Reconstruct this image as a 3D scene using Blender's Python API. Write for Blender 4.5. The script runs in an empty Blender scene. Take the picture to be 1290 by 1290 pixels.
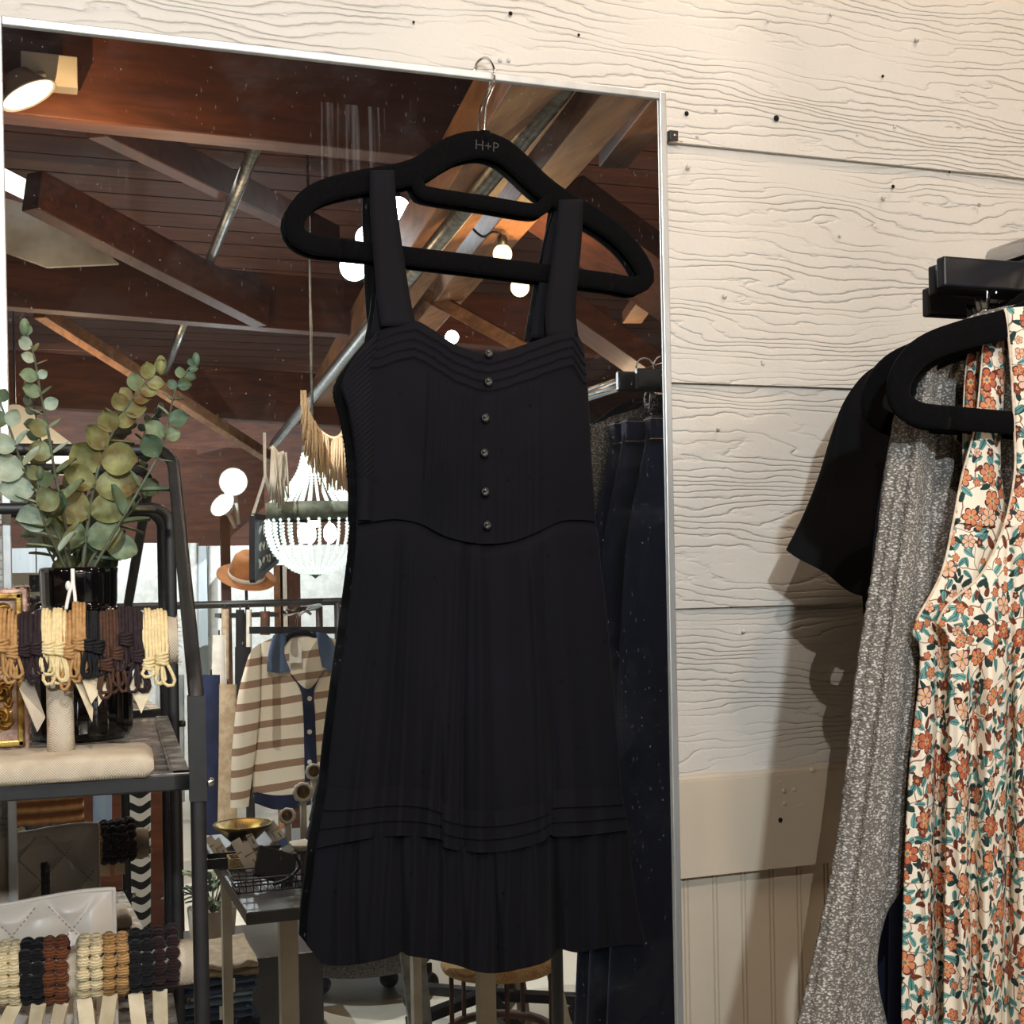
import bpy, bmesh, math, random
from mathutils import Vector, Matrix, noise
random.seed(7)
V3 = Vector
SC = bpy.context.scene
COL = SC.collection
D = 1.47                      # camera to mirror distance
CZ = 1.45                     # camera height
FPX, CX, CY = 1664.0, 645.0, 716.0
PSI, ROLL = math.radians(19.8), math.radians(1.09)
CAM = V3((0, -D, CZ))
_f = V3((math.sin(PSI), math.cos(PSI), 0))
_r0 = V3((math.cos(PSI), -math.sin(PSI), 0))
_u0 = V3((0, 0, 1))
_r = _r0 * math.cos(ROLL) - _u0 * math.sin(ROLL)
_u = _u0 * math.cos(ROLL) + _r0 * math.sin(ROLL)

def ray(px, py):
    return _f + _r * ((px - CX) / FPX) - _u * ((py - CY) / FPX)

def at(px, py, t):
    """real point at distance t in front of the mirror plane, measured off the photo"""
    d = ray(px, py)
    return CAM + d * ((D - t) / d.y)

def rf(px, py, t):
    """real point at distance t in front of the mirror, measured off its reflection"""
    d = ray(px, py)
    p = CAM + d * ((D + t) / d.y)
    return V3((p.x, -t, p.z))

def lin(c):
    c = c / 255.0
    return c / 12.92 if c <= 0.04045 else ((c + 0.055) / 1.055) ** 2.4

def rgb(r, g, b):
    return (lin(r), lin(g), lin(b), 1.0)

def lerp(a, b, t):
    return a + (b - a) * t

def sstep(a, b, x):
    t = max(0.0, min(1.0, (x - a) / (b - a)))
    return t * t * (3 - 2 * t)

def catmull(pts, n):
    """resample a polyline as a smooth curve with n points"""
    P = [V3(p) if len(p) == 3 else V3((p[0], p[1], 0)) for p in pts]
    if len(P) == 2:
        return [P[0].lerp(P[1], i / (n - 1)) for i in range(n)]
    dense = []
    Q = [P[0] * 2 - P[1]] + P + [P[-1] * 2 - P[-2]]
    for i in range(1, len(Q) - 2):
        a, b, c, d = Q[i - 1], Q[i], Q[i + 1], Q[i + 2]
        for k in range(14):
            t = k / 14
            dense.append(0.5 * ((2 * b) + (c - a) * t + (2 * a - 5 * b + 4 * c - d) * t * t + (3 * b - a - 3 * c + d) * t ** 3))
    dense.append(P[-1])
    L = [0.0]
    for i in range(1, len(dense)):
        L.append(L[-1] + (dense[i] - dense[i - 1]).length)
    out, j = [], 0
    for i in range(n):
        s = L[-1] * i / (n - 1)
        while j < len(L) - 2 and L[j + 1] < s:
            j += 1
        seg = L[j + 1] - L[j]
        out.append(dense[j].lerp(dense[j + 1], 0 if seg < 1e-9 else (s - L[j]) / seg))
    return out

# ------------------------------------------------------------------ mesh builder
class MB:
    def __init__(self):
        self.v, self.f, self.mi, self.sm, self.uv = [], [], [], [], {}

    def add(self, verts, faces, mi=0, smooth=True, uvs=None):
        o = len(self.v)
        self.v += [tuple(x) for x in verts]
        if uvs:
            for i, q in enumerate(uvs):
                self.uv[o + i] = q
        for fc in faces:
            self.f.append([o + i for i in fc]); self.mi.append(mi); self.sm.append(smooth)
        return self

    def box(self, c, s, rz=0.0, mi=0, M=None):
        x, y, z = s[0] / 2, s[1] / 2, s[2] / 2
        vs = [V3((a * x, b * y, e * z)) for a in (-1, 1) for b in (-1, 1) for e in (-1, 1)]
        R = M if M is not None else Matrix.Rotation(rz, 3, 'Z')
        vs = [R @ p + V3(c) for p in vs]
        return self.add(vs, [(0, 1, 3, 2), (4, 6, 7, 5), (0, 4, 5, 1), (2, 3, 7, 6), (0, 2, 6, 4), (1, 5, 7, 3)], mi, False)

    def bar(self, p, q, w, h, side=(0, 0, 1), mi=0):
        """box from p to q; h along «side», w across"""
        p, q = V3(p), V3(q)
        a = (q - p).normalized()
        s = V3(side); s = (s - a * s.dot(a)).normalized()
        b = a.cross(s)
        vs = [e + s * (j * h / 2) + b * (k * w / 2) for e in (p, q) for j in (-1, 1) for k in (-1, 1)]
        return self.add(vs, [(0, 1, 3, 2), (4, 6, 7, 5), (0, 4, 5, 1), (2, 3, 7, 6), (0, 2, 6, 4), (1, 5, 7, 3)], mi, False)

    def tube(self, path, r, n=8, closed=False, mi=0, normal=None, w=None):
        """tube along a path; with normal given a flattened ribbon of width 2w in the plane and thickness 2r"""
        P = [V3(p) for p in path]
        m = len(P)
        rr = r if isinstance(r, (list, tuple)) else [r] * m
        ww = w if isinstance(w, (list, tuple)) else ([w] * m if w is not None else rr)
        vs, up = [], None
        for i in range(m):
            if closed:
                t = P[(i + 1) % m] - P[i - 1]
            else:
                t = P[min(i + 1, m - 1)] - P[max(i - 1, 0)]
            t = t.normalized() if t.length > 1e-9 else V3((0, 0, 1))
            if normal is not None:
                nn = V3(normal)
                s = t.cross(nn).normalized()
                nn = s.cross(t).normalized()
            else:
                if up is None:
                    up = V3((0, 0, 1)) if abs(t.z) < 0.9 else V3((1, 0, 0))
                s = t.cross(up).normalized()
                up = s.cross(t).normalized()
                nn = up
            for k in range(n):
                a = 2 * math.pi * (k + 0.5) / n
                ca, sa = math.cos(a), math.sin(a)
                if normal is not None:          # rounded rectangle section
                    ca = math.copysign(abs(ca) ** 0.55, ca); sa = math.copysign(abs(sa) ** 0.55, sa)
                vs.append(P[i] + s * (ca * ww[i]) + nn * (sa * rr[i]))
        fs = []
        for i in range(m if closed else m - 1):
            j = (i + 1) % m
            for k in range(n):
                l = (k + 1) % n
                fs.append((i * n + k, i * n + l, j * n + l, j * n + k))
        if not closed:
            fs.append(tuple(range(n - 1, -1, -1))); fs.append(tuple((m - 1) * n + k for k in range(n)))
        return self.add(vs, fs, mi, True)

    def lathe(self, prof, c, n=24, M=None, mi=0, rib=None):
        vs, fs = [], []
        m = len(prof)
        for i, (r, z) in enumerate(prof):
            for k in range(n):
                a = 2 * math.pi * k / n
                q = r * (1 + (rib(a) if rib else 0))
                p = V3((q * math.cos(a), q * math.sin(a), z))
                vs.append((M @ p if M is not None else p) + V3(c))
        for i in range(m - 1):
            for k in range(n):
                l = (k + 1) % n
                fs.append((i * n + k, i * n + l, (i + 1) * n + l, (i + 1) * n + k))
        if prof[0][0] > 1e-6: fs.append(tuple(range(n - 1, -1, -1)))
        if prof[-1][0] > 1e-6: fs.append(tuple((m - 1) * n + k for k in range(n)))
        return self.add(vs, fs, mi, True)

    def ball(self, c, r, nu=12, nv=8, sc=(1, 1, 1), M=None, mi=0, fn=None):
        vs, fs = [], []
        for i in range(nv + 1):
            th = math.pi * i / nv
            for k in range(nu):
                ph = 2 * math.pi * k / nu
                d = V3((math.sin(th) * math.cos(ph), math.sin(th) * math.sin(ph), math.cos(th)))
                q = r * (1 + (fn(d) if fn else 0))
                p = V3((d.x * q * sc[0], d.y * q * sc[1], d.z * q * sc[2]))
                vs.append((M @ p if M is not None else p) + V3(c))
        for i in range(nv):
            for k in range(nu):
                l = (k + 1) % nu
                fs.append((i * nu + k, (i + 1) * nu + k, (i + 1) * nu + l, i * nu + l))
        return self.add(vs, fs, mi, True)

    def sheet(self, g, mi=0, closed=False, uv=None, smooth=True):
        """grid g[row][col]"""
        nr, nc = len(g), len(g[0])
        vs = [p for row in g for p in row]
        fs = []
        for i in range(nr - 1):
            for k in range(nc if closed else nc - 1):
                l = (k + 1) % nc
                fs.append((i * nc + k, i * nc + l, (i + 1) * nc + l, (i + 1) * nc + k))
        return self.add(vs, fs, mi, smooth, [q for row in uv for q in row] if uv else None)

    def prism(self, front, back, mi=0, mis=None, smooth=False):
        n = len(front)
        self.add(list(front) + list(back), [tuple(range(n)), tuple(range(2 * n - 1, n - 1, -1))], mi, False)
        o = len(self.v) - 2 * n
        for i in range(n):
            j = (i + 1) % n
            self.f.append([o + j, o + i, o + n + i, o + n + j]); self.mi.append(mi if mis is None else mis); self.sm.append(smooth)
        return self

    def build(self, name, mats, parent=None, bevel=0.0, solid=0.0, sub=0, fix=True):
        me = bpy.data.meshes.new(name)
        me.from_pydata(self.v, [], self.f)
        ms = mats if isinstance(mats, (list, tuple)) else [mats]
        for m in ms: me.materials.append(m)
        me.polygons.foreach_set('material_index', self.mi)
        me.polygons.foreach_set('use_smooth', self.sm)
        if self.uv:
            lay = me.uv_layers.new(name='uv')
            for lp in me.loops:
                lay.data[lp.index].uv = self.uv.get(lp.vertex_index, (0, 0))
        me.update()
        if fix:
            bm = bmesh.new(); bm.from_mesh(me)
            bmesh.ops.recalc_face_normals(bm, faces=bm.faces)
            bm.to_mesh(me); bm.free()
        o = bpy.data.objects.new(name, me)
        COL.objects.link(o)
        if parent is not None:
            o.parent = parent
            o.matrix_parent_inverse = Matrix.Translation(-parent.location) if parent.type == 'EMPTY' and parent.parent is None and parent.rotation_euler.z == 0 else parent.matrix_world.inverted()
        if bevel:
            b = o.modifiers.new('b', 'BEVEL'); b.width = bevel; b.segments = 2; b.limit_method = 'ANGLE'
        if solid:
            s = o.modifiers.new('s', 'SOLIDIFY'); s.thickness = abs(solid); s.offset = 0
        if sub:
            s = o.modifiers.new('u', 'SUBSURF'); s.levels = sub; s.render_levels = sub
        return o

def empty(name, label, cat, loc=(0, 0, 0), group=None):
    o = bpy.data.objects.new(name, None)
    o.empty_display_size = 0.05
    COL.objects.link(o)
    o.location = loc
    return tag(o, label, cat, group)

def tag(o, label, cat, group=None):
    o['label'] = label; o['category'] = cat
    if group: o['group'] = group
    return o

def struct(o):
    o['kind'] = 'structure'
    return o

def copy_tree(o, parent=None):
    c = o.copy(); COL.objects.link(c); c.parent = parent
    for ch in list(o.children):
        copy_tree(ch, c)
    return c

# ------------------------------------------------------------------ materials
class NT:
    def __init__(self, name):
        self.m = bpy.data.materials.new(name); self.m.use_nodes = True
        self.t = self.m.node_tree; self.t.nodes.clear()
        self.out = self.t.nodes.new('ShaderNodeOutputMaterial')

    def n(self, typ, ins=None, **kw):
        nd = self.t.nodes.new(typ)
        for k, v in kw.items(): setattr(nd, k, v)
        for k, v in (ins or {}).items(): self.set(nd.inputs[k], v)
        return nd

    def set(self, sock, v):
        if hasattr(v, 'is_linked') or isinstance(v, bpy.types.NodeSocket):
            self.t.links.new(v, sock)
        else:
            sock.default_value = v

    def math(self, op, a, b=0.0, c=0.0):
        nd = self.n('ShaderNodeMath', operation=op)
        self.set(nd.inputs[0], a); self.set(nd.inputs[1], b); self.set(nd.inputs[2], c)
        return nd.outputs[0]

    def mix(self, f, a, b):
        nd = self.n('ShaderNodeMix', data_type='RGBA')
        self.set(nd.inputs[0], f); self.set(nd.inputs[6], a); self.set(nd.inputs[7], b)
        return nd.outputs[2]

    def ramp(self, f, stops, interp='LINEAR'):
        nd = self.n('ShaderNodeValToRGB')
        e = nd.color_ramp; e.interpolation = interp
        while len(e.elements) < len(stops): e.elements.new(0.5)
        for el, (p, c) in zip(e.elements, stops):
            el.position = p; el.color = c
        self.set(nd.inputs[0], f)
        return nd.outputs[0]

    def coord(self, kind='Object', scale=(1, 1, 1), rot=(0, 0, 0)):
        tc = self.n('ShaderNodeTexCoord')
        mp = self.n('ShaderNodeMapping')
        self.t.links.new(tc.outputs[kind], mp.inputs[0])
        mp.inputs['Scale'].default_value = scale; mp.inputs['Rotation'].default_value = rot
        return mp.outputs[0]

    def noise(self, vec, scale, detail=3, rough=0.55, dist=0.0):
        nd = self.n('ShaderNodeTexNoise', {'Vector': vec, 'Scale': scale, 'Detail': detail, 'Roughness': rough, 'Distortion': dist})
        return nd.outputs[0]

    def finish(self, color, rough=0.6, metal=0.0, bump=None, strength=0.3, dist=0.002, spec=0.4, sheen=0.0, emis=None, emis_s=0.0, **extra):
        p = self.n('ShaderNodeBsdfPrincipled')
        self.set(p.inputs['Base Color'], color); self.set(p.inputs['Roughness'], rough); self.set(p.inputs['Metallic'], metal)
        p.inputs['Specular IOR Level'].default_value = spec
        if sheen: p.inputs['Sheen Weight'].default_value = sheen
        if emis is not None:
            self.set(p.inputs['Emission Color'], emis); p.inputs['Emission Strength'].default_value = emis_s
        for k, v in extra.items(): self.set(p.inputs[k.replace('_', ' ')], v)
        if bump is not None:
            b = self.n('ShaderNodeBump', {'Height': bump, 'Strength': strength, 'Distance': dist})
            self.t.links.new(b.outputs[0], p.inputs['Normal'])
        self.t.links.new(p.outputs[0], self.out.inputs[0])
        return self.m

def mat(name, c1, c2=None, scale=20, rough=0.6, metal=0.0, bscale=None, bump=0.2, bdist=0.001, spec=0.4, sheen=0.0, stretch=(1, 1, 1), lo=0.35, hi=0.65, **ex):
    t = NT(name)
    vec = t.coord('Object', stretch)
    col = c1
    if c2 is not None:
        col = t.ramp(t.noise(vec, scale, 4), [(lo, c1), (hi, c2)])
    b = t.noise(vec, bscale, 3) if bscale else None
    return t.finish(col, rough, metal, b, bump, bdist, spec, sheen, **ex)

def emit(name, c, s):
    t = NT(name)
    e = t.n('ShaderNodeEmission', {'Color': c, 'Strength': s})
    t.t.links.new(e.outputs[0], t.out.inputs[0])
    return t.m

def weave_mat(name, c1, c2, scale, rough=0.85, bump=0.5):
    """plain woven cloth: crossing threads, with slubs"""
    t = NT(name)
    v = t.coord('Object')
    sp = t.n('ShaderNodeSeparateXYZ', {0: v})
    n = t.noise(v, 60, 2)
    a = t.math('SINE', t.math('ADD', t.math('MULTIPLY', sp.outputs[0], scale), t.math('MULTIPLY', n, 3.0)))
    zz = t.math('ADD', sp.outputs[2], t.math('MULTIPLY', sp.outputs[1], 0.7))
    b = t.math('SINE', t.math('ADD', t.math('MULTIPLY', zz, scale), t.math('MULTIPLY', n, 3.0)))
    h = t.math('MULTIPLY', a, b)
    col = t.ramp(t.math('ADD', t.math('MULTIPLY', h, 0.35), t.noise(v, 40, 3)), [(0.25, c1), (0.75, c2)])
    return t.finish(col, rough, 0, h, bump, 0.0008, 0.2)

M = {}
M['black_metal'] = mat('black_metal', rgb(21, 21, 23), rgb(32, 31, 32), 60, 0.45, 0.0, 900, 0.12, 0.0004, 0.5)
M['alu'] = mat('brushed_aluminium', rgb(206, 208, 208), rgb(188, 190, 190), 40, 0.38, 0.55, 300, 0.08, 0.0004, 0.5, stretch=(1, 1, 0.2))
M['chrome'] = mat('chrome', rgb(205, 205, 205), None, 1, 0.14, 1.0)
M['brass'] = mat('aged_brass', rgb(170, 140, 70), rgb(120, 98, 48), 30, 0.28, 1.0, 80, 0.1)
M['velvet'] = mat('black_velvet', rgb(7, 7, 8), rgb(12, 12, 14), 400, 0.9, 0, 1500, 0.3, 0.0004, 0.05, sheen=0.015)
M['black_wood'] = mat('black_lacquer', rgb(26, 27, 31), rgb(34, 35, 40), 30, 0.35, 0, 200, 0.05, 0.0004, 0.5)
M['linen'] = weave_mat('linen', rgb(176, 160, 138), rgb(220, 208, 188), 3300, 0.85, 0.35)
M['white_card'] = mat('white_card', rgb(236, 233, 226), rgb(222, 219, 212), 20, 0.6)
M['kraft_card'] = mat('cream_card', rgb(222, 208, 178), rgb(200, 184, 150), 60, 0.5)
M['white_cord'] = mat('white_cord', rgb(238, 236, 230), None, 1, 0.6)
M['black_plastic'] = mat('black_plastic', rgb(18, 18, 20), None, 1, 0.4)

# ------------------------------------------------------------------ camera
cam = bpy.data.cameras.new('camera')
co = bpy.data.objects.new('camera', cam); COL.objects.link(co)
cam.sensor_width = 36; cam.lens = FPX / 1290 * 36
cam.shift_y = (CY - 645) / 1290
cam.clip_start = 0.02; cam.clip_end = 60
Rm = Matrix((_r, _u, -_f)).transposed()
co.matrix_world = Matrix.Translation(CAM) @ Rm.to_4x4()
SC.camera = co
SC.view_settings.view_transform = 'Standard'; SC.view_settings.look = 'None'
SC.view_settings.gamma = 1.0; SC.view_settings.exposure = 0.0; SC.view_settings.use_curve_mapping = False
SC.cycles.caustics_reflective = False; SC.cycles.caustics_refractive = False
SC.cycles.max_bounces = 7; SC.cycles.diffuse_bounces = 4; SC.cycles.glossy_bounces = 5
SC.cycles.sample_clamp_indirect = 4.0
# ------------------------------------------------------------------ the painted wall
WT = -0.036                   # wall face lies this far behind the mirror plane
def siding_mat():
    t = NT('painted_lap_siding')
    v = t.coord('Object')
    sp = t.n('ShaderNodeSeparateXYZ', {0: v})
    big = t.noise(t.coord('Object', (1.6, 1, 9)), 1.0, 3, 0.55)
    fine = t.noise(t.coord('Object', (9, 1, 26)), 1.0, 4, 0.6)
    ph = t.math('ADD', t.math('ADD', t.math('MULTIPLY', sp.outputs[2], 300.0), t.math('MULTIPLY', big, 46.0)), t.math('MULTIPLY', fine, 7.5))
    s = t.math('ABSOLUTE', t.math('SINE', ph))
    line = t.math('POWER', t.math('SUBTRACT', 1.0, s), 3.0)
    mask = t.ramp(t.noise(t.coord('Object', (3, 1, 14)), 1.0, 3), [(0.36, (0, 0, 0, 1)), (0.56, (1, 1, 1, 1))])
    h = t.math('SUBTRACT', 0.0, t.math('MULTIPLY', line, mask))
    h2 = t.math('ADD', h, t.math('MULTIPLY', t.noise(v, 160, 3), 0.25))
    col = t.ramp(t.noise(v, 5, 4), [(0.3, rgb(207, 202, 194)), (0.7, rgb(214, 209, 202))])
    return t.finish(col, 0.42, 0, h2, 0.7, 0.003, 0.35)
M['siding'] = siding_mat()
M['trim_paint_shaded'] = mat('painted_trim_shaded', rgb(204, 191, 172), rgb(211, 199, 181), 4, 0.45, 0, 120, 0.12, 0.0015, 0.35)  # paint matches the siding; weaker, warmer light is put into this tan
M['hole'] = mat('dark_hole', rgb(22, 18, 16), None, 1, 0.9)

def wz(px, py):
    return at(px, py, WT).z
seams = [wz(1075, 204), wz(960, 486), wz(960, 763), wz(955, 973)]
yb = -WT
mb = MB()
tops = [seams[0] + 0.6, seams[0] + 0.3, seams[0], seams[1], seams[2]]
bots = [seams[0] + 0.3, seams[0], seams[1], seams[2], seams[3] - 0.01]
for zt, zb_ in zip(tops, bots):
    X0, X1 = -3.2, 4.6
    vs = [V3((X0, yb - 0.006, zb_)), V3((X1, yb - 0.006, zb_)), V3((X1, yb + 0.001, zt)), V3((X0, yb + 0.001, zt)),
          V3((X0, yb + 0.03, zb_)), V3((X1, yb + 0.03, zb_)), V3((X1, yb + 0.03, zt)), V3((X0, yb + 0.03, zt))]
    mb.add(vs, [(0, 1, 2, 3), (0, 4, 5, 1), (2, 6, 7, 3), (4, 7, 6, 5)], 0, False)
for (px, py, r) in [(865, 143, 3.0), (978, 149, 4.0), (643, 17, 2.6), (521, 28, 1.6), (729, 44, 1.8), (1125, 235, 2.6), (1112, 96, 2), (1196, 217, 1.6)]:
    c = at(px, py, WT + 0.0068)
    mb.lathe([(0, 0.001), (r * 0.00095, 0.0008), (r * 0.001, 0)], c, 10, Matrix.Rotation(math.pi / 2, 3, 'X'), 1)
for (px, py, r) in [(1155, 50, 3), (902, 138, 2.4), (1113, 249, 3), (867, 210, 3), (1127, 160, 2.2), (1080, 170, 2), (1058, 297, 2), (913, 373, 3), (961, 458, 2.5),
                    (1234, 257, 2), (878, 172, 2.5), (968, 26, 2), (630, 76, 2.4), (641, 76, 2.4), (1047, 18, 2), (905, 540, 2.4), (960, 455, 2.2), (937, 795, 2.4)]:
    mb.ball(at(px, py, WT + 0.0055), r * 0.0011, 10, 6)
struct(mb.build('wall_back', [M['siding'], M['hole']]))

# flat rail board with caulked top, and the beadboard below
zr1, zr0 = wz(955, 975), wz(950, 1093)
mb = MB()
mb.box((0.7, yb - 0.004, (zr0 + zr1) / 2), (7.8, 0.026, zr1 - zr0))
cp = [V3((-3.2 + i * 0.03, yb - 0.010, zr1 + 0.001 + 0.0025 * noise.noise(V3((i * 0.7, 0, 0))))) for i in range(260)]
mb.tube(cp, 0.006, 8)
for (px, py, r) in [(1023, 970, 4), (987, 996, 3.4), (1000, 995, 3), (988, 1012, 3), (1008, 1015, 2), (982, 985, 1.8)]:
    mb.ball(at(px, py, WT + 0.0168), r * 0.001, 10, 6)
c = at(983, 1033, WT + 0.0176)
mb.lathe([(0, 0.001), (0.0030, 0.0008), (0.0034, 0)], c, 12, Matrix.Rotation(math.pi / 2, 3, 'X'), 1)
o = struct(mb.build('trim_1', [M['trim_paint_shaded'], M['hole']], bevel=0.0015)); o['label'] = 'flat painted rail board across the wall'
mb = MB()
g, x = [], -3.2
x_g0 = at(940, 1180, WT).x % 0.0415
while x < 4.6:
    xs = x + x_g0
    for dx, dy in [(0, 0), (0.0012, 0.003), (0.0024, 0), (0.0056, 0), (0.0068, 0.003), (0.008, 0)]:
        g.append(V3((xs + dx, yb + 0.004 + dy, 0)))
    x += 0.0415
mb.sheet([[V3((p.x, p.y, z)) for p in g] for z in (0.0, zr0 + 0.004)], smooth=False)
mb.box((0.7, yb + 0.03, zr0 / 2), (7.8, 0.02, zr0))
struct(mb.build('wall_lower', M['trim_paint_shaded'], fix=False))

# ------------------------------------------------------------------ mirror
def glass_mat():
    t = NT('dusty_mirror_glass')
    v = t.coord('Object')
    g = t.n('ShaderNodeBsdfGlossy', {'Color': (0.90, 0.915, 0.91, 1), 'Roughness': 0.0})
    d = t.n('ShaderNodeBsdfDiffuse', {'Color': (0.75, 0.78, 0.82, 1)})
    vo = t.n('ShaderNodeTexVoronoi', {'Vector': v, 'Scale': 190.0, 'Randomness': 1.0})
    cr = t.n('ShaderNodeSeparateColor', {0: vo.outputs['Color']})
    rad = t.math('MULTIPLY', t.math('POWER', cr.outputs[0], 6.0), 0.17)
    speck = t.math('MULTIPLY', t.math('LESS_THAN', vo.outputs['Distance'], rad), 0.17)
    vs = t.n('ShaderNodeTexVoronoi', {'Vector': t.coord('Object', (1, 1, 0.28), (0, 0.5, 0)), 'Scale': 210.0})
    cs = t.n('ShaderNodeSeparateColor', {0: vs.outputs['Color']})
    sm = t.math('MULTIPLY', t.math('LESS_THAN', vs.outputs['Distance'], t.math('MULTIPLY', t.math('POWER', cs.outputs[1], 5.0), 0.16)), 0.05)
    # wiped smears where hands have been, and the cloth streaks near the top
    sme = t.ramp(t.noise(v, 9.0, 4, 0.6, 0.8), [(0.52, (0, 0, 0, 1)), (0.78, (1, 1, 1, 1))])
    fib = t.noise(t.coord('Object', (60, 1, 240), (0, 0.6, 0)), 1.0, 2)
    sp = t.n('ShaderNodeSeparateXYZ', {0: v})
    top = t.math('MULTIPLY', t.math('LESS_THAN', t.math('ABSOLUTE', t.math('SUBTRACT', sp.outputs[0], 0.345)), 0.04),
                 t.math('LESS_THAN', t.math('ABSOLUTE', t.math('SUBTRACT', sp.outputs[2], 1.925)), 0.055))
    st = t.ramp(t.noise(t.coord('Object', (150, 1, 4), (0, -0.05, 0)), 1.0, 2), [(0.5, (0, 0, 0, 1)), (0.62, (1, 1, 1, 1))])
    smear = t.math('ADD', t.math('MULTIPLY', t.math('MULTIPLY', sme, fib), 0.035), t.math('MULTIPLY', t.math('MULTIPLY', st, top), 0.05))
    fac = t.math('ADD', t.math('ADD', t.math('ADD', speck, sm), smear), 0.006)
    mx = t.n('ShaderNodeMixShader', {0: fac})
    t.t.links.new(g.outputs[0], mx.inputs[1]); t.t.links.new(d.outputs[0], mx.inputs[2])
    t.t.links.new(mx.outputs[0], t.out.inputs[0])
    return t.m
M['glass'] = glass_mat()
xr_o = (at(840, 120, 0.004).x + at(860, 1230, 0.004).x) / 2
xr_i = (at(833, 130, 0.004).x + at(850, 1230, 0.004).x) / 2
xl_i = (at(2, 60, 0.004).x + at(22.5, 1060, 0.004).x) / 2
xl_o = xl_i - (xr_o - xr_i)
zt_o = at(430, 68.5, 0.004).z; zt_i = at(430, 79, 0.004).z
zm0 = 0.30
root = empty('wall_mirror', 'tall rectangular mirror in a thin silver frame on the painted wall, dusty glass', 'mirror', ((xl_o + xr_o) / 2, 0.018, zm0))
mb = MB()
mb.box(((xl_i + xr_i) / 2, 0.004, (zm0 + zt_i) / 2), (xr_i - xl_i + 0.008, 0.008, zt_i - zm0 + 0.008))
mb.build('glass', M['glass'], root)
mb = MB()
fy, ft = 0.008, 0.024
for x0, x1 in ((xl_o, xl_i), (xr_i, xr_o)):
    mb.box(((x0 + x1) / 2, fy, (zm0 + zt_o) / 2), (x1 - x0, ft, zt_o - zm0))
mb.box(((xl_i + xr_i) / 2, fy, (zt_i + zt_o) / 2), (xr_i - xl_i, ft, zt_o - zt_i))
mb.box(((xl_i + xr_i) / 2, fy, zm0 + 0.005), (xr_i - xl_i, ft, 0.01))
mb.build('frame', M['alu'], root, bevel=0.0012)
mb = MB()
mb.box(((xl_i + xr_i) / 2, 0.016, (zm0 + zt_i) / 2), (xr_i - xl_i + 0.004, 0.006, zt_i - zm0 + 0.004))
mb.build('backing_board', M['black_plastic'], root)

# small bracket beside the frame
p = at(848.5, 171, WT + 0.012)
root = empty('mounting_bracket', 'small black metal bracket screwed to the wall beside the mirror frame', 'bracket', p)
mb = MB(); mb.box(p, (0.012, 0.003, 0.013)); mb.box(p + V3((-0.0045, 0.006, 0)), (0.003, 0.014, 0.013))
mb.build('plate', M['black_metal'], root, bevel=0.0006)
mb = MB(); mb.ball(p + V3((0.001, -0.002, 0.0)), 0.0024, 10, 6, (1, 0.5, 1)); mb.build('screw', M['chrome'], root)
mb = MB(); mb.tube(catmull([p + V3((0.003, -0.002, -0.005)), p + V3((0.008, -0.004, -0.008)), p + V3((0.012, -0.001, -0.007))], 8), 0.0006, 6); mb.build('wire', M['brass'], root)

# ------------------------------------------------------------------ velvet hanger
HT = 0.0105
def hp(px, py, t=HT): return at(px, py, t)
def velvet_hanger(name, label, group, f, s=1.0, logo=True):
    """f maps the photo's hanger pixels to the place of this hanger"""
    root = empty(name, label, 'hanger', f(611, 175), group)
    mb = MB()
    outer = [(430, 313), (395, 308), (374, 296), (371, 276), (386, 254), (410, 240), (450, 230), (500, 222), (530, 213), (552, 199), (575, 187), (605, 182), (632, 190),
             (655, 208), (680, 232), (706, 251), (740, 270), (772, 291), (797, 316), (812, 341), (812, 353), (798, 360), (770, 355)]
    wid = [11, 11, 11, 11, 11, 11, 11, 11, 12, 14, 16, 16.5, 16, 14.5, 13, 12, 12, 12, 12, 11, 11, 11, 11]
    path = catmull([f(*q) for q in outer], 90)
    ws = catmull([(w, 0) for w in wid], 90)
    k = (f(812, 300) - f(371, 300)).length / 441.0
    mb.tube(path, 0.0034 * s, 10, normal=(0, 1, 0), w=[q.x * k for q in ws])
    mb.tube(catmull([f(428, 312.5), f(600, 333), f(772, 355.5)], 20), 0.0034 * s, 10, normal=(0, 1, 0), w=11.0 * k)
    mb.tube(catmull([f(524, 222), f(528, 236), f(540, 244), f(610, 255), f(668, 264.5), f(683, 262), f(692, 246)], 40), 0.0034 * s, 10, normal=(0, 1, 0), w=8.2 * k)
    mb.tube([f(611, 180), f(611, 165)], 0.0034 * s, 10, normal=(0, 1, 0), w=6 * k)
    mb.build('body', M['velvet'], root)
    return root
hanger = velvet_hanger('velvet_hanger', 'black velvet hanger hooked over the top edge of the mirror, carrying the black dress', None, hp)
mb = MB()
hk = [(610.5, 172, HT), (611, 150, HT), (612.5, 130, HT), (618, 116, 0.010), (622.5, 102, 0.009), (622, 86, 0.006), (616, 75, -0.004), (609, 73, -0.014), (601, 79, -0.022), (597, 92, -0.0255), (596.5, 104, -0.0255)]
mb.tube(catmull([at(*q) for q in hk], 50), 0.00155, 8)
mb.build('hook', M['chrome'], hanger)
M['emboss'] = mat('embossed_velvet', rgb(36, 36, 38), None, 1, 0.7)
cu = bpy.data.curves.new('lettering_curve', 'FONT'); cu.body = 'H+P'; cu.size = 0.0165; cu.extrude = 0.0002; cu.align_x = 'CENTER'
tmp = bpy.data.objects.new('lettering_curve', cu); COL.objects.link(tmp)
bpy.context.view_layer.update()
lme = bpy.data.meshes.new_from_object(tmp.evaluated_get(bpy.context.evaluated_depsgraph_get()))
bpy.data.objects.remove(tmp); bpy.data.curves.remove(cu)
pl = hp(613, 190, HT + 0.0037)
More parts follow.
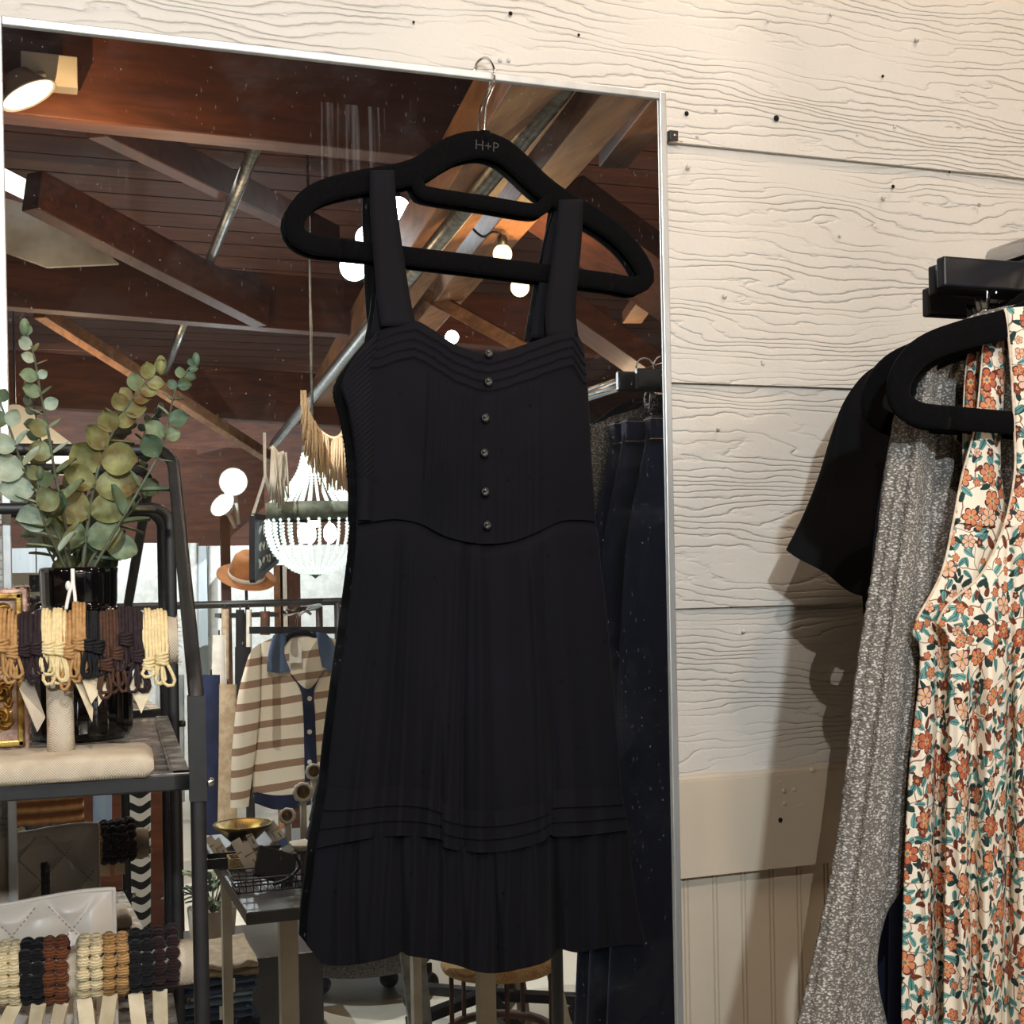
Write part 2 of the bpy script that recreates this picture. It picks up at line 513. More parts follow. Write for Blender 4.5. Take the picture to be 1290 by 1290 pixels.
lme.transform(Matrix.Translation(pl) @ Matrix.Rotation(math.radians(3), 4, 'Y') @ Matrix.Rotation(math.pi / 2, 4, 'X'))
lme.materials.clear(); lme.materials.append(M['emboss'])
lo = bpy.data.objects.new('embossed_lettering', lme); COL.objects.link(lo)
lo.parent = hanger; lo.matrix_parent_inverse = Matrix.Translation(-hanger.location)

# ------------------------------------------------------------------ black dress
def dress_mat():
    t = NT('black_dress_cloth')
    v = t.coord('Object')
    vo = t.n('ShaderNodeTexVoronoi', {'Vector': v, 'Scale': 42.0, 'Randomness': 0.85})
    dot = t.math('LESS_THAN', vo.outputs['Distance'], 0.085)
    base = t.ramp(t.noise(v, 5, 3), [(0.3, rgb(15, 15, 19)), (0.7, rgb(20, 19, 25))])
    col = t.mix(dot, base, rgb(7, 7, 9))
    h = t.math('ADD', t.math('MULTIPLY', t.noise(v, 1200, 2), 0.4), t.math('MULTIPLY', dot, 1.2))
    return t.finish(col, 0.85, 0, h, 0.35, 0.0006, 0.10, 0.02)
M['dress'] = dress_mat()
M['dress_plain'] = mat('black_dress_strap_cloth', rgb(14, 14, 18), rgb(19, 18, 24), 6, 0.85, 0, 1000, 0.3, 0.0004, 0.15)

def coons(top, bot, left, right, nu, nv):
    """pixel grid from four edges (top/bot left to right, left/right downward)"""
    T, B = catmull(top, nu), catmull(bot, nu)
    L, R = catmull(left, nv), catmull(right, nv)
    g = []
    for j in range(nv):
        v = j / (nv - 1); row = []
        for i in range(nu):
            u = i / (nu - 1)
            p = T[i] * (1 - v) + B[i] * v + L[j] * (1 - u) + R[j] * u \
                - (T[0] * (1 - u) * (1 - v) + T[-1] * u * (1 - v) + B[0] * (1 - u) * v + B[-1] * u * v)
            row.append((p.x, p.y))
        g.append(row)
    return g

def shell(mb, g, tc, front, back, mapf=at, mi=0, uvk=1.0, double=True):
    """closed garment: front sheet at tc+front(u,v,px,py), back sheet at tc-back(u,v)"""
    nv, nu = len(g), len(g[0])
    rows, uvs = [], []
    for j in range(nv):
        v = j / (nv - 1); row, ur = [], []
        acc, last = None, None
        for i in range(nu):
            u = i / (nu - 1); px, py = g[j][i]
            fr = front(u, v, px, py)
            p = mapf(px, py, tc + fr); row.append(p)
            acc = p.x if last is None else acc + math.hypot(p.x - last.x, p.y - last.y)
            last = p; ur.append((acc * uvk, p.z * uvk))
        if double:
            for i in range(nu - 2, 0, -1):
                u = i / (nu - 1); px, py = g[j][i]
                p = mapf(px, py, tc - back(u, v)); row.append(p); ur.append((p.x * uvk + 0.37, p.z * uvk))
        rows.append(row); uvs.append(ur)
    mb.sheet(rows, mi, double, uvs)
    return rows

def ridge(x, c, w):
    d = (x - c) / w
    return math.exp(-d * d)

dress = empty('dress', 'sleeveless black tiered dress with buttons hanging in front of the mirror', 'dress', at(610, 1215, 0.05))
DT = 0.0195
neck = [(477, 417), (500, 408), (523, 404), (545, 415), (572, 433), (600, 444), (616, 447), (640, 441), (675, 429), (705, 418), (722, 414), (736, 437)]
waist = [(449, 660), (470, 657), (500, 654), (530, 660), (560, 675), (590, 683), (615, 685), (645, 682), (675, 671), (705, 657), (730, 655), (751, 657)]
lfront = [(477, 417), (470, 450), (468, 490), (469, 560), (466, 610), (449, 660)]
lbod = [(477, 417), (452, 445), (431, 482), (439, 520), (446, 560), (450, 610), (449, 660)]
rbod = [(736, 437), (740, 480), (743, 530), (746, 590), (749, 630), (751, 657)]
def neck_y(px):
    P = neck
    for a, b in zip(P, P[1:]):
        if a[0] <= px <= b[0]: return lerp(a[1], b[1], (px - a[0]) / (b[0] - a[0]))
    return P[0][1] if px < P[0][0] else P[-1][1]
tucks_l = [541, 550, 559, 568, 577, 586, 595]
tucks_r = [632, 641, 650, 659, 668, 677]
def bodice_relief(u, v, px, py):
    e = math.sin(math.pi * u) ** 0.6
    r = 0.020 * e
    dn = py - neck_y(px)
    if dn < 46:                                    # four stitched tucks that follow the neckline
        k = (dn % 11.5) / 11.5
        r += 0.0036 * k * sstep(0.02, 0.12, u) * min(1, dn / 4 + 0.2)
    else:
        s = sstep(46, 60, dn)
        for c in tucks_l:
            w = 1.0 - 0.35 * abs(math.sin(py * 0.01 + c))
            cc = c + 5 * math.sin((py - 560) * 0.012) * (c - 615) / 75
            d = (px - cc)
            if -7 < d < 3: r += 0.0036 * w * s * (1 - abs(d + 2) / 5 if abs(d + 2) < 5 else 0)
        for c in tucks_r:
            d = px - c
            if -3 < d < 6: r += 0.0020 * s * max(0, 1 - abs(d - 1.5) / 4.5)
    r *= 1 - 0.26 * sstep(0.55, 1.0, v)
    pk = abs(px - 615)
    if pk < 11: r += 0.0016 * sstep(11, 9.5, pk)    # button placket
    r += 0.004 * noise.noise(V3((px * 0.012, py * 0.012, 3))) * e
    r += 0.0016 * noise.noise(V3((px * 0.04, py * 0.02, 9))) * e
    return r
mb = MB()
g = coons(neck, waist, lbod, rbod, 230, 150)
shell(mb, g, DT, bodice_relief, lambda u, v: 0.012 * math.sin(math.pi * u) ** 0.6)
mb.build('bodice', M['dress'], dress)
# smocked back panel that shows at the side, with fine slanting ribs
mb = MB()
g = coons([(476, 418), (479, 416)], [(452, 655), (468, 655)], [(476, 418), (453, 446), (433, 482), (441, 520), (448, 560), (452, 610), (452, 655)], [(479, 416), (472, 450), (470, 490), (471, 560), (470, 610), (468, 655)], 40, 150)
def ribs(u, v, px, py):
    q = (py + (px - 440) * 0.9) / 7.0
    return 0.0075 + 0.004 * math.sin(math.pi * u) + (0.0022 * abs(math.sin(math.pi * q)) if py < 600 else 0.001)
shell(mb, g, DT, ribs, lambda u, v: 0.0, double=False)
mb.build('smocked_side_panel', M['dress_plain'], dress)

def skirt_edges(x): return x
tband_top = [(411, 994), (440, 997), (500, 993), (530, 996), (556, 1005), (560, 1014), (590, 1022), (625, 1023), (660, 1018), (690, 1010), (697, 998), (740, 996), (783, 995)]
tband_bot = [(398, 1066), (430, 1060), (480, 1052), (520, 1051), (556, 1056), (561, 1066), (600, 1072), (640, 1070), (680, 1060), (694, 1050), (700, 1052), (740, 1050), (791, 1044)]
lsk = [(449, 657), (447, 700), (437, 780), (426, 860), (416, 940), (411, 994)]
rsk = [(751, 654), (757, 710), (765, 780), (772, 860), (778, 930), (783, 995)]
folds = [(462, 690, 5, .006), (482, 700, 4, .007), (505, 690, 5, -.006), (523, 720, 4, .006), (541, 690, 5, -.008), (556, 760, 5, .008), (575, 700, 5, .006), (590, 690, 4, -.007), (605, 720, 6, .007),
         (622, 690, 4, -.008), (640, 720, 6, .007), (655, 690, 4, -.007), (668, 720, 5, .006), (684, 690, 5, -.009), (700, 700, 6, .006), (718, 690, 4, -.005), (733, 700, 5, .005)]
def fold_relief(px, py, amp=1.0):
    r = 0.0
    k = max(0.0, (py - 655) / 500.0)
    for (c, y0, w, a) in folds:
        cc = 612 + (c - 612) * (1 + 0.34 * k) + 4 * math.sin(py * 0.006 + c)
        ww = w * (0.8 + 1.3 * k)
        on = sstep(655, y0 + 20, py)
        fade = 0.55 + 0.45 * math.sin(c * 1.7 + py * 0.004)
        r += a * amp * on * fade * ridge(px, cc, ww) * (0.55 + 0.7 * k)
    return r
# the two deep side steps of the hanging tiers
def steps(px, py):
    k = sstep(760, 1000, py)
    return 0.007 * k * (sstep(553, 560, px) - sstep(690, 699, px)) - 0.006 * k * ridge(px, 695, 9)
def skirt_relief(u, v, px, py):
    e = min(1, math.sin(math.pi * u) * 2.2) ** 0.7
    return 0.0145 * math.sin(math.pi * u) ** 0.6 + 0.003 * v - 0.005 * (1 - sstep(0.0, 0.06, v)) + e * (1.35 * fold_relief(px, py) + steps(px, py)) + 0.002 * e * noise.noise(V3((px * 0.02, py * 0.006, 1)))
mb = MB()
shell(mb, coons(waist, tband_top, lsk, rsk, 260, 130), DT, skirt_relief, lambda u, v: 0.014 * math.sin(math.pi * u) ** 0.6)
mb.build('skirt', M['dress'], dress)
# three stitched tuck bands, each overlapping the one below
for k in range(3):
    a0, a1 = k / 3 - 0.05, (k + 1) / 3 + 0.04
    tp = [(lerp(p[0], q[0], a0), lerp(p[1], q[1], a0)) for p, q in zip(tband_top, tband_bot)]
    bt = [(lerp(p[0], q[0], a1), lerp(p[1], q[1], a1)) for p, q in zip(tband_top, tband_bot)]
    tp = [(p[0], lerp(p[1], q[1], 0.0)) for p, q in zip(tp, bt)]
    mb = MB()
    def band_relief(u, v, px, py, k=k):
        return skirt_relief(u, 1, px, py) * 0.9 + 0.003 + 0.0045 * v
    shell(mb, coons(tp, bt, [tp[0], bt[0]], [tp[-1], bt[-1]], 220, 12), DT, band_relief, lambda u, v: 0.015 * math.sin(math.pi * u) ** 0.6)
    mb.build('tuck_band', M['dress'], dress)
hem = [(386, 1190), (397, 1203), (410, 1215), (440, 1216), (475, 1210), (500, 1203), (506, 1199), (515, 1204), (545, 1209), (575, 1216), (600, 1224), (624, 1226), (655, 1221), (685, 1213), (698, 1203), (702, 1195), (728, 1200), (760, 1194), (790, 1190), (813, 1191)]
lrf = [(398, 1062), (393, 1110), (388, 1150), (386, 1190)]
rrf = [(791, 1040), (797, 1100), (805, 1150), (813, 1191)]
ruf = [(428, 5, .005), (447, 4, -.006), (470, 6, .005), (490, 5, .006), (505, 4, -.010), (520, 6, .006), (540, 5, -.005), (557, 5, .007), (580, 5, -.007), (596, 5, .006), (614, 6, .006), (624, 4, -.010), (640, 6, .007), (660, 5, -.005), (676, 6, .006), (699, 6, -.012), (716, 6, .006), (735, 5, -.006), (752, 6, .005), (768, 5, -.006), (786, 6, .005)]
def ruffle_relief(u, v, px, py):
    e = min(1, math.sin(math.pi * u) * 2.6) ** 0.7
    r = 0.013 * math.sin(math.pi * u) ** 0.6 + 0.003 + 0.006 * v * e
    for (c, w, a) in ruf:
        cc = 612 + (c - 612) * (0.985 + 0.02 * v) + 2.5 * math.sin(py * 0.02 + c)
        r += e * a * 1.1 * ridge(px, cc, w * (0.7 + 0.8 * v)) * (0.6 + 0.5 * v)
    return r + e * steps(px, 1000)
mb = MB()
tb2 = [(p[0], p[1] - 4) for p in tband_bot]
shell(mb, coons(tb2, hem, [(398, 1062), (393, 1110), (388, 1150), (386, 1190)], rrf, 260, 60), DT, ruffle_relief, lambda u, v: 0.016 * math.sin(math.pi * u) ** 0.6)
mb.build('ruffle', M['dress'], dress)
# straps: down the front from the hanger arm and over to the back
def strap(c_front, w_front, c_back, w_back, tf, tb):
    mb = MB()
    F = catmull([(p[0], p[1]) for p in c_front], 26)
    Bk = catmull([(p[0], p[1]) for p in c_back], 26)
    rows = []
    for j, p in enumerate(F):
        k = j / 25; w = lerp(w_front[0], w_front[1], k)
        rows.append([at(p.x + w * s, p.y, lerp(HT + 0.0055, tf, k) + 0.0012 * (1 - abs(s))) for s in (-1, -0.5, 0, 0.5, 1)])
    rows.reverse()
    for j, p in enumerate(Bk):
        k = j / 25; w = lerp(w_back[0], w_back[1], k)
        if j == 0:
            rows.append([at(p.x + w * s, p.y - 4, HT) for s in (-1, -0.5, 0, 0.5, 1)])
        rows.append([at(p.x + w * s, p.y, max(0.0045, lerp(HT - 0.0055, tb, k))) for s in (-1, -0.5, 0, 0.5, 1)])
    mb.sheet(rows)
    return mb.build('strap', M['dress_plain'], dress, solid=0.0016)
strap([(481, 217), (483, 260), (489, 320), (495, 370), (502, 411)], (15.5, 22), [(481, 217), (484, 260), (489, 320), (487, 380), (480, 425)], (14, 14), DT + 0.010, DT - 0.006)
strap([(719, 254), (716, 300), (710, 350), (706, 390), (708, 424)], (15.5, 20), [(716, 254), (706, 290), (697, 340), (690, 390), (686, 426)], (13, 17), DT + 0.010, DT - 0.008)
M['shell_button'] = mat('shell_button', rgb(150, 145, 130), rgb(60, 58, 54), 500, 0.12, 0.2, spec=0.8)
for (px, py) in [(616, 445), (615.5, 481), (611.5, 526.5), (610.5, 570.5), (611.5, 619.5), (614, 661.5)]:
    mb = MB()
    R = Matrix.Rotation(math.pi / 2, 3, 'X')
    mb.lathe([(0, 0.0005), (0.0022, 0.0007), (0.0042, 0.0016), (0.0050, 0.0011), (0.0050, -0.0008), (0, -0.001)], at(px, py, DT + 0.0265), 16, R, 0)
    for s in (-1, 1):
        mb.ball(at(px, py + s * 2.2, DT + 0.0279), 0.0013, 8, 6, (1.3, 0.6, 0.8), None, 1)
    mb.build('button', [M['black_plastic'], M['shell_button']], dress)
# ------------------------------------------------------------------ black étagère with its trays
A3 = math.radians(3.0)
E3 = V3((math.cos(A3), -math.sin(A3), 0))
S3 = V3((math.sin(A3), math.cos(A3), 0))
UP = V3((0, 0, 1))
PF = at(249, 980, 0.455); PF.z = 0
def sh(a, b, z): return PF + E3 * a + S3 * b + UP * z
def glassy(name, c1, c2, metal, rough):
    return mat(name, c1, c2, 55, rough, metal, 300, 0.15, 0.0005, 0.6, lo=0.42, hi=0.6)
M['antique_glass'] = glassy('antique_mirror_glass', rgb(186, 188, 184), rgb(74, 72, 68), 0.35, 0.2)
M['worn_metal'] = mat('worn_metal', rgb(120, 116, 110), rgb(196, 192, 184), 60, 0.35, 0.5, 400, 0.2, lo=0.45, hi=0.62)
SW, SDp = 0.66, 0.41
zT1 = at(237, 975, 0.462).z
zT2 = at(218, 1274, 0.10).z
unit = empty('shelf_unit', 'open black metal shelf unit with rounded top corners standing in front of the mirror', 'shelf', sh(-SW / 2, SDp / 2, 0))
PW = 0.0105
zj = at(249, 998, 0.455).z
ztop = at(215, 571, 0.42).z
def arch(b, lean, z_top, nm, zl=None):
    mb = MB()
    R = 0.018
    zl = zl if zl is not None else z_top - 0.3
    def lf(z): return lean * max(0.0, (z - zl) / (z_top - zl)) if z > zl + 0.012 else 0.0
    zs = [0.0, 0.4, 0.8, zl - 0.03, zl] + [zl + (z_top - R - zl) * k / 6 for k in range(1, 7)]
    pts = [sh(0, b + lf(z), z) for z in zs]
    for k in range(1, 6):
        q = k / 6 * math.pi / 2; z = z_top - R + R * math.sin(q)
        pts.append(sh(-R + R * math.cos(q), b + lf(z), z))
    pts.append(sh(-R, b + lean, z_top)); pts.append(sh(-SW + R, b + lean, z_top))
    for k in range(1, 6):
        q = math.pi / 2 + k / 6 * math.pi / 2; z = z_top - R + R * math.sin(q)
        pts.append(sh(-SW + R + R * math.cos(q), b + lf(z), z))
    pts += [sh(-SW, b + lf(z), z) for z in reversed(zs)]
    mb.tube(pts, PW * 0.5, 8, normal=tuple(S3), w=PW * 0.56)
    mb.build(nm, M['black_metal'], unit)
ztop = at(150, 567, 0.125).z
arch(0.0, 0.33, ztop, 'front_frame', at(249, 872, 0.455).z)
arch(SDp, 0.0, at(200, 640, 0.045).z, 'back_frame')
for a in (0, -SW):
    mb = MB(); mb.bar(sh(a, 0, 0.08), sh(a, SDp, 0.08), PW, PW); mb.build('side_rail', M['black_metal'], unit)
    mb = MB(); mb.bar(sh(a, 0.0, zj - 0.006), sh(a, 0, at(249, 876, 0.455).z), PW * 1.2, PW * 1.2, tuple(S3)); mb.build('joint_sleeve', M['black_metal'], unit)
for zt in (zT1, zT2, 0.62):
    mb = MB()
    rw, rh = 0.013, 0.0125
    a0, a1, b0, b1 = -SW + PW / 2, -PW / 2, -0.004, SDp + 0.004
    for (p, q) in [((a0, b0), (a1, b0)), ((a0, b1), (a1, b1)), ((a0, b0), (a0, b1)), ((a1, b0), (a1, b1))]:
        ia = 0 if p[0] != q[0] else (rw / 2 if p[0] == a0 else -rw / 2)
        ib = 0 if p[1] != q[1] else (rw / 2 if p[1] == b0 else -rw / 2)
        mb.bar(sh(p[0] + ia, p[1] + ib, zt - rh / 2), sh(q[0] + ia, q[1] + ib, zt - rh / 2), rw, rh)
    tr = mb.build('tray_frame', M['black_metal'], unit, bevel=0.0012)
    mb = MB()
    c = sh((a0 + a1) / 2, (b0 + b1) / 2, zt - 0.004)
    mb.box(c, (a1 - a0 - rw, b1 - b0 - rw, 0.004), -A3)
    mb.build('tray_glass', M['antique_glass'], tr)
    mb = MB()
    i0, i1, j0, j1 = a0 + rw, a1 - rw, b0 + rw, b1 - rw
    for p, q in [((i0, j0), (i1, j0)), ((i0, j1), (i1, j1)), ((i0, j0), (i0, j1)), ((i1, j0), (i1, j1))]:
        mb.bar(sh(p[0], p[1], zt - 0.001), sh(q[0], q[1], zt - 0.001), 0.003, 0.002)
    w = rw - 0.001
    for p, q in [((a0, b0 + rw / 2), (a1, b0 + rw / 2)), ((a1 - rw / 2, b0), (a1 - rw / 2, b1))]:
        mb.bar(sh(p[0], p[1], zt + 0.0003), sh(q[0], q[1], zt + 0.0003), w, 0.0008)
    mb.build('tray_rim', M['worn_metal'], tr)
    for b in (0, SDp):
        mb = MB(); mb.lathe([(0, 0.007), (0.003, 0.0065), (0.0035, 0.004), (0.0035, 0)], sh(PW / 2, b, zt - 0.008), 10, Matrix.Rotation(math.pi / 2, 3, 'Y'))
        mb.build('bolt', M['chrome'] if b == 0 else M['black_metal'], unit)

# ------------------------------------------------------------------ linen display T-bars
def t_bar(name, label, px_post, t, z_tray, z_bar, a_half_r, a_half_l, r, base_w=(0.115, 0.15), base_d=0.075, base_h=0.021):
    c = at(px_post, 900, t)
    c.z = z_tray
    root = empty(name, label, 'display stand', c, 'linen T-bar stands')
    mb = MB()
    # plump cloth covered base
    n, rows = 40, []
    L0, L1 = -base_w[1], base_w[0]
    for i in range(n):
        k = i / (n - 1); a = lerp(L0, L1, k)
        e = min(1.0, min(k, 1 - k) * 26); e = 0.55 + 0.45 * math.sqrt(max(0, 1 - (1 - e) ** 2))
        ring = []
        for q in range(20):
            th = 2 * math.pi * (q + 0.5) / 20
            cx_ = math.copysign(abs(math.cos(th)) ** 0.45, math.cos(th)); sz = math.copysign(abs(math.sin(th)) ** 0.45, math.sin(th))
            w = 0.0012 * noise.noise(V3((a * 60, q * 0.8, r * 10)))
            ring.append(c + E3 * (a + w) + S3 * ((base_d / 2) * cx_ * (0.9 + 0.1 * e) + w) + UP * max(0.0, base_h / 2 + base_h / 2 * sz * e + w))
        rows.append(ring)
    mb.sheet(rows, 0, True)
    mb.add(rows[0], [tuple(range(20))]); mb.add(rows[-1], [tuple(range(19, -1, -1))])
    mb.build('base', M['linen'], root)
    mb = MB(); mb.lathe([(0.0102, base_h - 0.002), (0.0098, base_h + 0.01), (0.0096, z_bar - z_tray - r + 0.004)], c, 20)
    mb.build('post', M['linen'], root)
    bc = c + UP * (z_bar - z_tray)
    mb = MB()
    rows = []
    for i in range(34):
        a = lerp(-a_half_l, a_half_r, i / 33)
        rr = r * (1 if 0 < i < 33 else 0.93)
        rows.append([bc + E3 * a + S3 * (rr * math.cos(2 * math.pi * q / 24)) + UP * (rr * math.sin(2 * math.pi * q / 24)) for q in range(24)])
    mb.sheet(rows, 0, True)
    mb.add(rows[0], [tuple(range(24))]); mb.add(rows[-1], [tuple(range(23, -1, -1))])
    for q in range(30):                           # frayed cloth at the end
        th = 2 * math.pi * q / 30
        p = bc + E3 * a_half_r + S3 * (r * 0.97 * math.cos(th)) + UP * (r * 0.97 * math.sin(th))
        mb.tube([p, p + E3 * random.uniform(0.001, 0.004) + UP * random.uniform(-0.002, 0.002) + S3 * random.uniform(-0.002, 0.002)], 0.0003, 4)
    mb.build('bar', M['linen'], root)
    return root, bc
tU = 0.425
bar_end = at(222, 806, tU)
zbU = bar_end.z
cU = at(76, 900, tU)
_, bcU = t_bar('display_stand', 'linen covered T-bar on the upper glass tray, holding bundled elastic hair ties', 76, tU, zT1 - 0.002, zbU,
               (bar_end - V3((cU.x, cU.y, zbU))).length, 0.11, 0.0185, (0.066, 0.15))
tL = 0.272
bar_endL = at(241, 1209, tL)
cL = at(100, 1270, tL)
_, bcL = t_bar('display_stand', 'linen covered T-bar below the upper tray, holding bobbly hair ties', 100, tL, zT2 - 0.002, bar_endL.z,
               (bar_endL - V3((cL.x, cL.y, bar_endL.z))).length, 0.14, 0.0195, (0.07, 0.13))

# ------------------------------------------------------------------ elastic hair ties over the upper bar
def elastic(name, c1, c2): return mat(name, c1, c2, 300, 0.8, 0, 1800, 0.5, 0.0005, 0.2)
HC = {'tan': elastic('tan_elastic', rgb(186, 146, 98), rgb(160, 120, 76)), 'plum': elastic('plum_black_elastic', rgb(38, 29, 32), rgb(52, 40, 44)),
      'cream': elastic('cream_elastic', rgb(232, 214, 168), rgb(214, 194, 146)), 'black': elastic('black_elastic', rgb(22, 22, 25), rgb(32, 31, 35)),
      'brown': elastic('brown_elastic', rgb(84, 58, 46), rgb(66, 46, 38))}
def on_bar(bc, px, py, t):
    """distance along the bar for a photo column"""
    p = at(px, py, t); return (p - bc).dot(E3) / 1.0
def hair_tie(px, ytop, ywrap, ybot, col, label, card=None, seed=0, dz=0):
    rnd = random.Random(seed)
    tt = tU + 0.0185 + 0.003
    a0 = on_bar(bcU, px, 800, tt)
    root = empty('hair_tie', label, 'hair tie', bcU + E3 * a0 + UP * 0.02, 'elastic hair ties on the upper bar')
    zt = at(px, ytop, tt).z - zbU; zw = at(px, ywrap, tt).z - zbU; zb = at(px, ybot, tt).z - zbU
    zt0 = max(zt, 0.0185 + 0.0015)
    m = HC[col]
    R = 0.0185
    mb = MB()
    for k in range(3):
        w1 = (k - 1) * 0.0024 + rnd.uniform(-0.0005, 0.0005)
        zt = zt0 + rnd.uniform(0, 0.005)
        bulge = rnd.uniform(0.0026, 0.0046)
        dp = rnd.uniform(0, 0.004)
        zbk = zb + rnd.uniform(0, 0.010)
        lean = rnd.uniform(-0.004, 0.004)
        pts = []
        for side in (-1, 1):
            half = []
            half.append((w1 + side * 0.0010, R + 0.0020, -0.014))
            for q in range(1, 6):
                th = math.radians(10 + 34 * q)
                half.append((w1 + side * 0.0012, (R + 0.002) * math.cos(th), (R + 0.002) * math.sin(th) + (zt - R - 0.002) * max(0, math.sin(th))))
            half.append((w1 * 0.9 + side * 0.0015, -(R + 0.003 + dp), lerp(0, zw, 0.55)))
            half.append((w1 * 0.5 + side * 0.0008, -(R + 0.0042), zw))
            half.append((w1 * 0.8 + side * bulge * 0.8 + lean * 0.4, -(R + 0.004 + dp), lerp(zw, zbk, 0.5)))
            half.append((w1 * 0.9 + side * bulge + lean * 0.8, -(R + 0.004 + dp), lerp(zw, zbk, 0.86)))
            pts += half if side == -1 else [(w1 + lean, -(R + 0.004 + dp), zbk)] + half[::-1]
        path = catmull([bcU + E3 * (a0 + p[0]) + S3 * p[1] + UP * p[2] for p in pts], 60)
        mb.tube(path, 0.00135, 7)
    mb.build('cord', m, root)
    mb = MB()
    for k in range(4):
        zc = zw + (k - 1.5) * 0.0023
        ring = []
        for q in range(16):
            th = 2 * math.pi * q / 16
            ring.append(bcU + E3 * (a0 + 0.0040 * math.cos(th)) + S3 * (-(R + 0.0045) + 0.0042 * math.sin(th)) + UP * (zc + 0.0006 * math.sin(th * 2 + k)))
        mb.tube(ring, 0.0014, 7, True)
    mb.build('wrap', m, root)
    if card:
        (x0, y0), (x1, y1), (x2, y2), mt = card
        P0, P1, P2 = at(x0, y0, tt + 0.002), at(x1, y1, tt + 0.006), at(x2, y2, tt + 0.002)
        P3 = P0 + (P2 - P1) * 1.0 + UP * 0.004 + S3 * 0.012
        mb = MB(); mb.sheet([[P0, P3], [P1, P2]], smooth=False)
        mb.build('price_card', mt, root, solid=0.0006)
kc = M['kraft_card']
M['foil_card'] = mat('clear_sleeved_card', rgb(205, 196, 180), rgb(150, 142, 130), 30, 0.18, 0.3)
hair_tie(2, 776, 813, 858, 'tan', 'tan elastic hair tie bundle beside the gold box, farthest from the post', None, 1)
hair_tie(16, 780, 821, 871, 'tan', 'tan elastic hair tie bundle between another tan bundle and a plum-black one', None, 2)
hair_tie(30, 782, 819, 867, 'plum', 'plum-black elastic hair tie bundle next to the tan ones above the clear sleeved card', ((24, 868), (47, 922), (57, 904), M['foil_card']), 3)
hair_tie(46, 777, 817, 862, 'plum', 'plum-black elastic hair tie bundle next to the cream ones', None, 4)
hair_tie(60, 775, 816, 863, 'cream', 'cream elastic hair tie bundle beside the plum-black pair', None, 5)
hair_tie(74, 775, 817, 862, 'cream', 'cream elastic hair tie bundle directly above the linen post', None, 6)
hair_tie(86, 786, 821, 871, 'tan', 'light tan elastic hair tie bundle with a long top loop beside the cream pair', None, 7)
hair_tie(100, 768, 811, 855, 'tan', 'light tan elastic hair tie bundle under the white string, beside the black ones', ((95, 860), (116, 909), (117, 893), kc), 8)
hair_tie(112, 776, 812, 854, 'black', 'jet black elastic hair tie bundle next to the light tan ones', ((104, 858), (115, 887), (128, 868), kc), 9)
hair_tie(123, 776, 815, 857, 'black', 'jet black elastic hair tie bundle next to the brown ones', ((122, 862), (124, 890), (136, 868), kc), 10)
hair_tie(134, 790, 837, 881, 'brown', 'brown elastic hair tie bundle hanging lowest, beside the black ones', None, 11)
hair_tie(147, 782, 823, 873, 'brown', 'brown elastic hair tie bundle beside the plum-black ones', None, 12)
hair_tie(158, 770, 805, 848, 'plum', 'plum-black elastic hair tie bundle sitting highest, beside the brown ones', None, 13)
hair_tie(173, 774, 826, 876, 'plum', 'plum-black elastic hair tie bundle beside the last cream pair, above a hanging cream card', ((163, 865), (178, 899), (192, 866), kc), 14)
hair_tie(186, 774, 836, 856, 'cream', 'cream elastic hair tie bundle with a knotted curl near the frayed bar end', None, 15)
hair_tie(203, 774, 829, 868, 'cream', 'cream elastic hair tie bundle nearest the frayed end of the bar', None, 16)
p = at(90, 716, 0.22)
mb = MB()
wc = lambda x, y, t: at(x, y, t)
mb.tube(catmull([wc(92, 717, .215), wc(92.5, 735, .222), wc(94.5, 752, .23), wc(95, 770, .235)], 20), 0.0016, 7)
mb.tube(catmull([wc(91, 717, .215), wc(91, 735, .222), wc(87, 748, .23), wc(83, 768, .235)], 20), 0.0016, 7)
mb.ball(wc(86, 738, .224), 0.0032, 10, 8, (0.8, 0.8, 1.4))
tag(mb.build('tag_string', M['white_cord']), 'white looped string hanging down the front of the black ribbed vase', 'string')

# ------------------------------------------------------------------ bobbly hair ties on the lower bar
def bob_mat(name, c1, c2):
    t = NT(name); v = t.coord('Object')
    sp = t.n('ShaderNodeSeparateXYZ', {0: v})
    s = t.math('SINE', t.math('ADD', t.math('MULTIPLY', sp.outputs[2], 2600.0), t.math('MULTIPLY', t.noise(v, 200, 2), 9.0)))
    col = t.ramp(t.math('ADD', t.math('MULTIPLY', s, 0.3), 0.5), [(0.15, c1), (0.8, c2)])
    return t.finish(col, 0.85, 0, s, 0.5, 0.0006, 0.15, 0.1)
BC = {'cream': bob_mat('cream_yarn', rgb(186, 166, 122), rgb(238, 224, 188)), 'black': bob_mat('black_yarn', rgb(12, 12, 14), rgb(26, 26, 30)),
      'brown': bob_mat('rust_brown_yarn', rgb(70, 38, 24), rgb(124, 72, 44)), 'tan': bob_mat('tan_yarn', rgb(136, 100, 58), rgb(200, 160, 106)),
      'plum': bob_mat('dark_plum_yarn', rgb(24, 14, 16), rgb(50, 32, 34))}
bob_mesh = {}
